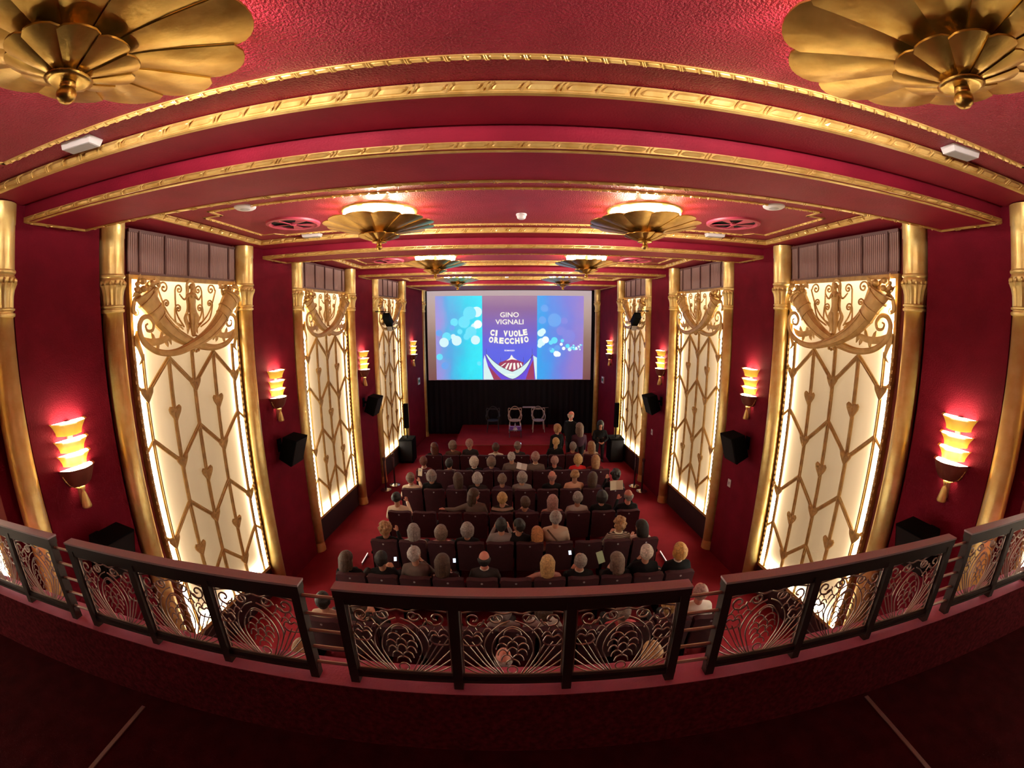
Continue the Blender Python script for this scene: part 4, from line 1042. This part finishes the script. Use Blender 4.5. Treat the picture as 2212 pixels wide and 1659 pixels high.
def pattern(name, c1, c2, kind, sc):
    m = mat(name, c1, .85, spec=.2); nt = m.node_tree; b = nt.nodes['Principled BSDF']
    tc = nt.nodes.new('ShaderNodeTexCoord')
    if kind == 'stripe':
        t = nt.nodes.new('ShaderNodeTexWave'); t.bands_direction = 'Z'; t.inputs['Scale'].default_value = sc; out = t.outputs['Fac']
    else:
        t = nt.nodes.new('ShaderNodeTexVoronoi'); t.inputs['Scale'].default_value = sc; out = t.outputs['Distance']
    nt.links.new(tc.outputs['Object'], t.inputs['Vector'])
    r = nt.nodes.new('ShaderNodeValToRGB'); r.color_ramp.interpolation = 'CONSTANT'; r.color_ramp.elements[0].color = (*c2, 1); r.color_ramp.elements[1].color = (*c1, 1); r.color_ramp.elements[1].position = .5 if kind == 'stripe' else .3
    nt.links.new(out, r.inputs[0]); nt.links.new(r.outputs[0], b.inputs['Base Color'])
    return m
TM['stripes'] = pattern('striped cloth', (.05, .03, .03), (.45, .34, .28), 'stripe', 14)
TM['spots'] = pattern('spotted cloth', (.03, .01, .012), (.62, .52, .48), 'spot', 13)
TM['furcollar'] = pattern('dark cloth with pale bands', (.03, .022, .02), (.34, .24, .20), 'stripe', 3.2)
M_LEG = mat('dark trousers', (.015, .013, .018), .9)
M_SHOE = mat('dark shoes', (.01, .008, .008), .4)
def face_parts(root, hc, R):
    for sx in (-1, 1):
        MB().ball(hc + R @ Vector((sx * .032, .088, .012)), (.013, .008, .008), 8, 6).build('eye', M['black'], root, True)
    MB().ball(hc + R @ Vector((0, .088, -.055)), (.024, .010, .007), 8, 6).build('mouth', mat_lip, root, True)
mat_lip = mat('lips', (.35, .06, .06), .5)
def hand(mb, w, d, side):
    # palm with five bent fingers, d = pointing direction
    d = d.normalized(); s_ = d.cross(Vector((0, 0, 1)))
    if s_.length < .2: s_ = Vector((1, 0, 0))
    s_.normalize(); n_ = s_.cross(d)
    mb.tube([w, w + d * .03, w + d * .075], [.027, .036, .033], 8, flat=.55, fdir=n_)
    for k, l in enumerate((.058, .07, .066, .05)):
        b = w + d * .07 + s_ * (-.026 + k * .0175); mb.tube([b - d * .02, b + d * l * .5 + n_ * .004, b + d * l * .8 - n_ * .014], [.0095, .009, .0075], 6)
    b = w + d * .02 - s_ * .03 * side; mb.tube([b, b + (d * .6 - s_ * .8 * side) * .035, b + (d * 1.0 - s_ * .6 * side) * .06], [.013, .012, .009], 6)
def person(label, x, y, hz, hair, hcol, top, pose='down', yaw=0, skin=0, lean=0.0, size=1.0, stand=False, rz=0.0, face=False, trousers=None, extra=None, tilt=0.0):
    root = empty('person', (x, y, 0), rz, label, 'person', None)
    size *= 1.10
    sz = hz - .195 * size
    hip = Vector((-lean * .6, .07, .57)) if not stand else Vector((0, 0, .93))
    sh = Vector((lean * .3, -.045 if not stand else 0, sz))
    hc = Vector((lean, -.06 if not stand else .02, hz))
    R = Matrix.Rotation(math.radians(yaw), 3, 'Z') @ Matrix.Rotation(math.radians(tilt), 3, 'X')
    body = MB(); cl = MB()
    # head, neck
    body.ball(hc + R @ Vector((0, -.004, .018)), (.077 * size, .094 * size, .098 * size), 16, 12, R)
    body.ball(hc + R @ Vector((0, .025, -.050)), (.058 * size, .064 * size, .062 * size), 12, 9, R)
    body.ball(hc + R @ Vector((0, .092, -.012)), (.013, .016, .020), 8, 6, R)
    for sx in (-1, 1): body.ball(hc + R @ Vector((sx * .078 * size, -.005, -.005)), (.012, .020, .030), 8, 6, R)
    body.tube([sh + Vector((0, 0, -.03)), hc + R @ Vector((0, -.02, -.06))], [.062, .060], 10)
    # trunk
    mid = (hip + sh) / 2 + Vector((0, -.015, 0))
    body.tube([hip + Vector((0, 0, -.06)), mid, sh + Vector((0, 0, -.09)), sh], [.10, .10, .115, .06], 10, flat=.6, fdir=(0, 1, 0))
    w_ = size
    cl.tube([hip + Vector((0, 0, -.09)), hip + Vector((0, 0, .02)), mid, sh + Vector((0, 0, -.12)), sh + Vector((0, 0, -.04)), sh + Vector((0, 0, .03))], [.15, .175, .165 * w_, .19 * w_, .17 * w_, .068], 14, flat=.66, fdir=(0, 1, 0))
    A = {'down': ((.245, .03, -.27), (.20, .26, -.33)), 'phone': ((.25, .09, -.26), (.07, .30, -.15)), 'read': ((.25, .14, -.24), (.13, .33, -.02)),
         'chin': ((.24, .16, -.25), (.07, .14, -.01)), 'wide': ((.42, -.09, -.10), (.64, -.09, -.09)), 'hang': ((.22, -.01, -.29), (.23, .06, -.54)), 'lap': ((.25, .06, -.28), (.08, .24, -.36))}
    for sx in (-1, 1):
        ps = pose if isinstance(pose, str) else pose[0 if sx < 0 else 1]
        e, wr = A[ps]
        S0 = sh + Vector((sx * .165 * w_, 0, -.055)); E_0 = sh + Vector((sx * e[0], e[1], e[2])); W0 = sh + Vector((sx * wr[0], wr[1], wr[2]))
        cl.tube([sh + Vector((sx * .03, 0, -.02)), S0, (S0 + E_0) / 2, E_0], [.07, .068, .056, .05], 10)
        cl.ball(E_0, .05, 8, 6)
        cl.tube([E_0, (E_0 + W0) / 2, W0], [.05, .045, .036], 10)
        body.tube([S0, E_0], [.04, .035], 8); body.tube([E_0, W0], [.034, .026], 8)
        hand(body, W0, (W0 - E_0), sx)
        # legs
        H0 = hip + Vector((sx * .09, .02, -.04))
        if stand:
            K0 = Vector((sx * .10, .02, .50)); F0 = Vector((sx * .11, -.02, .06))
        else:
            K0 = Vector((sx * .12, .48, .55)); F0 = Vector((sx * .13, .46, .07))
        body.tube([H0, K0], [.07, .05], 8); body.tube([K0, F0], [.048, .035], 8)
        leg = MB(); leg.tube([H0 + Vector((0, -.03, 0)), (H0 + K0) / 2, K0], [.095, .085, .068], 10); leg.ball(K0, .068, 10, 7); leg.tube([K0, F0 + Vector((0, 0, .03))], [.066, .05], 10)
        leg.build('trouser_leg', trousers or M_LEG, root, True)
        MB().ball(F0 + Vector((0, .06, -.02)), (.045, .13, .045), 10, 7).build('shoe', M_SHOE, root, True)
    b = remeshed('body', body, SKIN[skin], root, .0125, 2)
    c = remeshed('top', cl, TM[top], root, .021, 4)
    if hair:
        h = MB()
        def hb(p, r, rr=R): h.ball(hc + R @ (Vector(p) * size), tuple(q * size for q in r), 12, 9, rr)
        if hair == 'short': hb((0, -.018, .034), (.090, .102, .100)); hb((0, -.050, -.035), (.076, .056, .075))
        elif hair == 'fringe': hb((0, -.050, -.010), (.082, .058, .062)); hb((0, -.055, -.05), (.068, .045, .05)); hb((.058, -.014, -.005), (.027, .06, .045)); hb((-.058, -.014, -.005), (.027, .06, .045))
        elif hair == 'thin': hb((0, -.03, .026), (.085, .088, .091)); hb((0, -.055, -.035), (.070, .05, .065))
        elif hair == 'bob': hb((0, -.016, .036), (.100, .110, .106)); hb((0, -.045, -.035), (.104, .080, .092)); hb((.07, .0, -.05), (.032, .06, .075)); hb((-.07, .0, -.05), (.032, .06, .075))
        elif hair == 'long':
            hb((0, -.016, .036), (.100, .110, .106)); hb((0, -.05, -.05), (.092, .066, .10)); hb((0, -.075, -.15), (.084, .05, .10)); hb((.035, -.085, -.21), (.036, .034, .075)); hb((-.035, -.085, -.20), (.036, .034, .07)); hb((.07, .0, -.08), (.032, .05, .10)); hb((-.07, .0, -.08), (.032, .05, .10))
        elif hair == 'curly':
            rr = random.Random(int(abs(x * 100)) + 3)
            hb((0, -.016, .03), (.092, .104, .10)); hb((0, -.045, -.04), (.095, .07, .085))
            for k in range(34):
                a = rr.uniform(0, 2 * PI); e_ = rr.uniform(-.7, 1.4); v = Vector((math.cos(a) * math.cos(e_), math.sin(a) * math.cos(e_), math.sin(e_)))
                if v.y > .55 and v.z < .6: continue
                hb((v.x * .095, v.y * .1 - .02, v.z * .1 + .02), (.032, .032, .032))
        elif hair == 'bun': hb((0, -.016, .034), (.088, .100, .098)); hb((0, -.06, .0), (.07, .05, .07)); hb((0, -.085, .085), (.052, .05, .05))
        elif hair == 'updo': hb((0, -.016, .034), (.09, .102, .098)); hb((0, -.065, .03), (.075, .06, .075)); hb((.03, -.06, .10), (.05, .045, .04)); hb((-.035, -.05, .09), (.045, .045, .045))
        elif hair == 'pony': hb((0, -.016, .034), (.09, .102, .098)); hb((0, -.06, -.02), (.06, .06, .06)); h.tube([hc + R @ Vector(q) for q in ((0, -.09, 0), (-.04, -.13, -.08), (-.09, -.12, -.2))], [.045, .04, .012], 8)
        # separate locks laid over the mass
        rr = random.Random(int(abs(x * 1000)) + 17)
        low = {'short': -.06, 'fringe': -.06, 'thin': -.06, 'bob': -.11, 'long': -.27, 'curly': -.08, 'bun': -.04, 'updo': -.03, 'pony': -.05}[hair]
        vol = {'short': .088, 'fringe': .082, 'thin': .085, 'bob': .102, 'long': .098, 'curly': .1, 'bun': .088, 'updo': .092, 'pony': .09}[hair]
        for k in range(22 if hair != 'curly' else 0):
            a = PI + PI * (k + rr.uniform(.1, .9)) / 22 + rr.uniform(-.1, .1)
            ca, sa = math.cos(a) * size, math.sin(a) * size
            top_ = .03 if hair in ('fringe',) else .125
            zs = [top_, top_ * .7, .03 if hair != 'fringe' else .01, low * .5, low]
            rs_ = [.25, .72, 1.04, 1.0, .82 + rr.uniform(-.1, .12)] if hair != 'fringe' else [1.0, 1.04, 1.04, .98, .8]
            if hair == 'long': rs_[3:] = [.95, .66]
            h.tube([hc + R @ Vector((ca * vol * q, sa * vol * q * 1.08 - .018 - (.03 if hair == 'long' and zz < -.05 else 0), zz * size)) for zz, q in zip(zs, rs_)], [.012, .015, .016, .015, .007], 6)
        remeshed('hair', h, HM[hcol], root, .0115, 1)
    if extra == 'collar':
        MB().tube([sh + Vector((.062 * math.cos(2 * PI * k / 14), .055 * math.sin(2 * PI * k / 14) - .005, .03)) for k in range(14)], .016, 6, closed=True).build('collar', TM['white'], c, True)
    elif extra == 'goldcollar':
        MB().tube([sh + Vector((.066 * math.cos(2 * PI * k / 14), .06 * math.sin(2 * PI * k / 14) - .005, .03)) for k in range(14)], .018, 6, closed=True).build('collar', M['paper'], c, True)
    elif extra == 'strap':
        MB().tube(catmull([sh + Vector((-.15, -.075, .0)), sh + Vector((-.02, -.15, -.14)), sh + Vector((.12, -.15, -.30)), sh + Vector((.17, -.08, -.40))], 5), .018, 6, flat=.35, fdir=(0, 1, 0)).build('strap', TM['brown'], c)
    if face: face_parts(b, hc, R)
    return root
PEOPLE = [
 # row, x, head z, label, hair, colour, top, pose, yaw, kw
 (-1, -.17, 1.36, 'rosy bald head low behind the middle railing section', 'fringe', 'grey', 'charcoal', 'down', 0, dict(skin=1)),
 (-1, 1.48, 1.34, 'blond head low behind the right end of the middle railing section', 'bob', 'blond', 'charcoal', 'down', 0, {}),
 (-1, -2.50, 1.30, 'beige-clad person with fair hair low behind the left railing section', 'short', 'honey', 'beige', 'down', 0, {}),
 (0, 2.54, 1.28, 'bald rosy person seen in the right gap of the railing', 'thin', 'pinkish', 'white', 'down', -10, dict(skin=1)),
 (0, -2.70, 1.17, 'dark-haired person in beige seen in the left gap of the railing', 'short', 'dark', 'beige', 'down', 10, {}),
 (0, -2.16, 1.13, 'dark-clad person with lit phone behind the left end of the middle railing', 'short', 'brown', 'charcoal', 'phone', 0, {}),
 (0, -.19, 1.12, 'grey-haired person behind the centre panel of the middle railing', 'short', 'grey', 'grey', 'down', 15, {}),
 (0, .36, 1.15, 'brown-haired person in light grey behind the middle railing, right of its centre', 'bob', 'brown', 'lightgrey', 'chin', -15, {}),
 (0, 1.44, 1.06, 'person in a rose red top behind the right panel of the middle railing', 'short', 'ash', 'rose', 'down', 0, {}),
 (0, 2.10, 1.12, 'wavy blond person behind the right end of the middle railing', 'curly', 'blond', 'plum', 'down', 10, {}),
 (1, -2.76, 1.13, 'brown-haired woman in black turning right, leftmost just above the railing', 'long', 'brown', 'black', 'down', -45, {}),
 (1, -2.16, 1.17, 'dark-haired person in black looking at a lit phone', 'short', 'dark', 'black', 'phone', -20, dict(tilt=-12)),
 (1, -1.60, 1.29, 'grey-haired man in a taupe jacket beside the phone user, looking right', 'short', 'silver', 'greybrown', ('down', 'chin'), -35, {}),
 (1, -1.16, 1.15, 'woman with long wavy brown hair and spotted dark top', 'long', 'brown', 'spots', 'phone', -10, dict(size=1.08)),
 (1, -.50, 1.23, 'man with a rosy bald crown and dark hair, white collar', 'fringe', 'dark', 'charcoal', 'down', 0, dict(skin=1, extra='collar')),
 (1, .50, 1.14, 'woman with long blond hair in a dusty pink coat', 'long', 'blond', 'pink', ('wide', 'down'), 0, {}),
 (1, 1.02, 1.17, 'grey cropped man in black with white collar holding up a phone', 'thin', 'grey', 'black', 'phone', 10, dict(extra='collar')),
 (1, 1.66, 1.15, 'woman with long dark grey hair leaning left over a green leaflet', 'long', 'ash', 'black', 'phone', 30, dict(lean=-.05)),
 (1, 2.10, 1.27, 'white-haired man in black just above the right half of the railing', 'short', 'white', 'black', ('chin', 'down'), 5, {}),
 (1, 2.68, 1.25, 'short blond woman in black at the right aisle end above the railing', 'bob', 'gold', 'black', 'down', 5, dict(extra='collar')),
 (2, -2.42, 1.12, 'curly blond woman in a dark coat at the left aisle end', 'curly', 'honey', 'black', ('down', 'read'), 0, {}),
 (2, -1.88, 1.09, 'woman with long grey hair and pale cardigan in second row', 'long', 'grey', 'lightgrey', 'down', 15, {}),
 (2, -1.36, 1.08, 'fair grey bob above a pink beige top in second row', 'bob', 'ash', 'pink', 'down', 0, {}),
 (2, -.88, 1.14, 'dark grey bob above a black top in second row', 'bob', 'charcoal' if False else 'grey', 'black', 'down', 20, {}),
 (2, -.25, 1.24, 'dark cropped man in a grey sweater in second row', 'short', 'dark', 'grey', ('read', 'read'), 0, {}),
 (2, .06, 1.22, 'dark-haired person in black showing a profile to the left', 'short', 'dark', 'black', 'chin', 60, {}),
 (2, .40, 1.06, 'low-sitting woman with long orange blond hair', 'long', 'orange', 'peach', 'down', 15, dict(size=.95)),
 (2, .74, 1.38, 'tall grey cropped man in a beige shirt with a dark strap across his back', 'thin', 'grey', 'beige', 'lap', 0, dict(extra='strap', size=1.05)),
 (2, 1.94, 1.21, 'wavy blond woman in a striped top', 'curly', 'honey', 'stripes', 'phone', 10, dict(extra='goldcollar')),
 (2, 2.36, 1.12, 'woman with long dark hair and white sleeve turning left, right aisle end', 'long', 'dark', 'white', ('phone', 'down'), 55, {}),
 (3, -2.50, 1.19, 'woman with a dark bun in a cream top, leftmost of third row', 'bun', 'dark', 'cream', ('down', 'read'), -10, {}),
 (3, -.83, 1.29, 'woman in a taupe coat turning back to the right with red face', 'long', 'brown', 'greybrown', ('wide', 'down'), -95, dict(skin=1, face=True)),
 (3, -.25, 1.22, 'short fair-haired person in a dark jacket with pale bands', 'short', 'blond', 'furcollar', ('down', 'chin'), 0, {}),
 (3, .22, 1.12, 'dim dark-clad person with brown hair in third row centre', 'short', 'brown', 'plum', 'chin', 25, {}),
 (3, .81, 1.14, 'woman with long pinkish brown hair in a pale pink top', 'long', 'pinkish', 'pink', 'down', 0, {}),
 (3, 1.34, 1.21, 'dark grey cropped man in a light grey sweater', 'short', 'grey', 'lightgrey', 'down', 0, {}),
 (3, 1.86, 1.22, 'black-haired person in black, hardly visible in third row', 'bob', 'dark', 'black', 'down', 0, {}),
 (3, 2.44, 1.22, 'balding man in black reading an open book at right aisle end', 'fringe', 'grey', 'black', ('read', 'read'), 12, dict(skin=1)),
 (4, -2.47, 1.17, 'brown-haired man in a cream shirt, leftmost of fourth row', 'short', 'ash', 'cream', ('down', 'read'), -10, dict(extra='collar')),
 (4, -1.96, 1.24, 'grey bob above a black top in fourth row, second from left', 'bob', 'grey', 'black', 'down', 0, {}),
 (4, -1.38, 1.18, 'dim brown-haired person leaning in fourth row', 'long', 'brown', 'plum', 'down', 20, dict(lean=.05)),
 (4, -.86, 1.19, 'grey bob with dark top in fourth row, left of centre', 'bob', 'silver', 'charcoal', 'down', 0, {}),
 (4, -.27, 1.16, 'dim plum-clad person in fourth row centre', 'short', 'ash', 'plum', 'down', 0, {}),
 (4, .20, 1.21, 'person with longer grey hair and grey jacket in fourth row centre', 'bob', 'grey', 'grey', 'down', 10, {}),
 (4, .92, 1.22, 'rosy bald man in black in fourth row', 'fringe', 'pinkish', 'black', 'down', 0, dict(skin=1)),
 (4, 1.46, 1.24, 'blond woman with pinned up hair in a peach top', 'updo', 'honey', 'peach', ('down', 'chin'), 0, {}),
 (4, 1.90, 1.17, 'dim woman with dark brown hair beside the peach top', 'long', 'brown', 'plum', 'down', -15, {}),
 (4, 2.45, 1.23, 'curly dark-haired person in black at right end of fourth row', 'curly', 'dark', 'black', ('read', 'down'), 10, {}),
 (5, -2.40, 1.15, 'short dark red-haired person in maroon with white collar', 'short', 'auburn', 'maroon', 'down', -10, dict(extra='collar')),
 (5, -1.70, 1.10, 'person with dark hair and white sleeve leaning in fifth row', 'short', 'dark', 'lightgrey', ('down', 'wide'), -20, {}),
 (5, -1.04, 1.16, 'white-haired person with rosy crown and white collar in fifth row', 'bob', 'white', 'black', 'down', 0, dict(extra='collar')),
 (5, -.58, 1.16, 'dim plum-haired person in fifth row', 'bob', 'ash', 'plum', 'down', 0, {}),
 (5, -.03, 1.29, 'rosy grey cropped person in a grey jacket in fifth row', 'thin', 'silver', 'greybrown', 'down', -20, {}),
 (5, .60, 1.28, 'broad man with pinkish grey hair, taupe jacket and white collar', 'short', 'pinkish', 'greybrown', 'down', -10, dict(extra='collar', size=1.06)),
 (5, 1.11, 1.17, 'rosy bald man in black in fifth row', 'thin', 'pinkish', 'black', 'down', 0, dict(skin=1)),
 (5, 1.74, 1.20, 'fair bob above a bright red top', 'bob', 'blond', 'red', 'down', 0, {}),
 (5, 2.22, 1.17, 'brown blond woman in dark clothes beside the bright red top', 'long', 'honey', 'maroon', 'down', 0, {}),
 (6, -2.34, 1.15, 'woman with long auburn hair, leftmost of the front row', 'long', 'auburn', 'black', 'down', 30, {}),
 (6, -1.77, 1.22, 'grey brown hair above a brown coat in the front row', 'bob', 'ash', 'brown', 'down', -15, {}),
 (6, -1.26, 1.27, 'pinkish grey hair turned to the side in the front row', 'short', 'pinkish', 'charcoal', 'down', -60, {}),
 (6, -.50, 1.15, 'brown-haired person in a white sweater in the front row', 'short', 'brown', 'white', 'down', 0, dict(extra='goldcollar')),
 (6, .14, 1.19, 'dim person with lit phone in the front row', 'short', 'ash', 'charcoal', 'phone', 15, {}),
 (6, 1.27, 1.30, 'blond ponytail in the front row below the stage', 'pony', 'blond', 'black', 'down', 20, {}),
 (6, 1.79, 1.16, 'short grey-haired person in the front row, right half', 'short', 'grey', 'maroon', 'down', 0, {}),
 (6, 2.34, 1.17, 'long blond brown hair at right end of the front row', 'long', 'honey', 'beige', 'down', 15, {}),
]
for r, x, hz, lb, hair, hc_, top, pose, yw, kw in PEOPLE:
    person(lb, x, ROW_Y[r] + .25, hz, hair, hc_, top, pose, yw, **kw)
# people standing by the stage
person('fair-haired person in a dark coat standing before the front row', 1.40, 13.0, 1.50, 'bob', 'honey', 'black', ('hang', 'hang'), 40, stand=True, rz=.5)
person('white-haired man in a black suit standing by the right corner of the stage', 1.92, 13.6, 1.78, 'fringe', 'white', 'black', 'hang', -30, skin=1, stand=True, rz=-.7, extra='collar')
person('woman with long brown hair standing beside the man in the black suit', 2.14, 13.2, 1.46, 'long', 'ash', 'plum', 'hang', 10, stand=True, rz=.2, size=1.12)
person('black-haired woman in black by the right wall, facing the camera', 3.02, 14.1, 1.33, 'long', 'dark', 'black', 'lap', 0, stand=True, rz=PI, face=True)
# ------------------------------------------------------------------ things in hands
def slab_thing(name, part, label, cat, loc, rot, size_, m, m2=None):
    o = empty(name, loc, 0, label, cat); o.rotation_euler = rot
    MB().box((0, 0, 0), size_).build(part, M['black'] if m2 is not None else m, o)
    if m2 is not None: MB().box((0, -size_[1] / 2 - .001, 0), (size_[0] * .9, .002, size_[2] * .92)).build('display', m2, o)
    return o
for x, r, dz, lb in ((-2.03, 1, .98, 'lit phone held by the dark-haired person above the left of the railing'), (-1.02, 1, .99, 'lit phone beside the spotted dark top'), (.90, 1, 1.13, 'lit phone held up by the cropped man with white collar'), (.24, 6, 1.15, 'lit phone in the front row before the stage'), (-2.34, 0, 1.06, 'lit phone seen through the left end of the middle railing')):
    slab_thing('phone', 'phone_body', lb, 'phone', (x, ROW_Y[r] + .50, dz), (-.6, 0, .15), (.05, .01, .075), None, M['phone'])
o = empty('open_book', (2.27, ROW_Y[3] + .58, 1.30), 0, 'open cream book held by the man at the right aisle end', 'book'); o.rotation_euler = (-.25, 0, .1)
MB().box((-.075, 0, 0), (.15, .012, .21), Matrix.Rotation(.18, 3, 'Z')).build('page_block', M['paper'], o); MB().box((.075, 0, 0), (.15, .012, .21), Matrix.Rotation(-.18, 3, 'Z')).build('page_block', M['paper'], o)
o = empty('booklet', (-2.30, ROW_Y[4] + .50, 1.20), 0, 'cream booklet beside the man in the cream shirt', 'booklet'); o.rotation_euler = (-.2, 0, -.3); MB().box((0, 0, 0), (.11, .01, .19)).build('page_block', M['paper'], o); MB().box((0, -.006, .04), (.05, .003, .05)).build('picture', M['grey'], o)
m_grn = mat('green leaflet', (.40, .50, .30), .7)
o = empty('leaflet', (1.42, ROW_Y[1] + .48, 1.03), 0, 'pale green leaflet before the woman with dark grey hair', 'leaflet'); o.rotation_euler = (-.5, 0, .5); MB().box((0, 0, 0), (.14, .004, .20)).build('sheet', m_grn, o)
o = empty('newspaper', (.20, ROW_Y[4] + .62, 1.32), 0, 'white folded paper raised above the fourth row centre', 'paper'); o.rotation_euler = (-.4, .3, .2)
MB().box((-.06, 0, 0), (.14, .004, .16), Matrix.Rotation(.3, 3, 'Z')).build('sheet', M['white'], o); MB().box((.07, .0, 0), (.14, .004, .16), Matrix.Rotation(-.3, 3, 'Z')).build('sheet', M['white'], o)
# ------------------------------------------------------------------ bake the remeshed figures into plain meshes
dg = bpy.context.evaluated_depsgraph_get()
baked = [(o, bpy.data.meshes.new_from_object(o.evaluated_get(dg))) for o in BAKE]
for o, me in baked:
    old = o.data
    o.modifiers.clear(); o.data = me
    if not me.materials: me.materials.append(old.materials[0])
    me.polygons.foreach_set('use_smooth', [True] * len(me.polygons))
    bpy.data.meshes.remove(old)
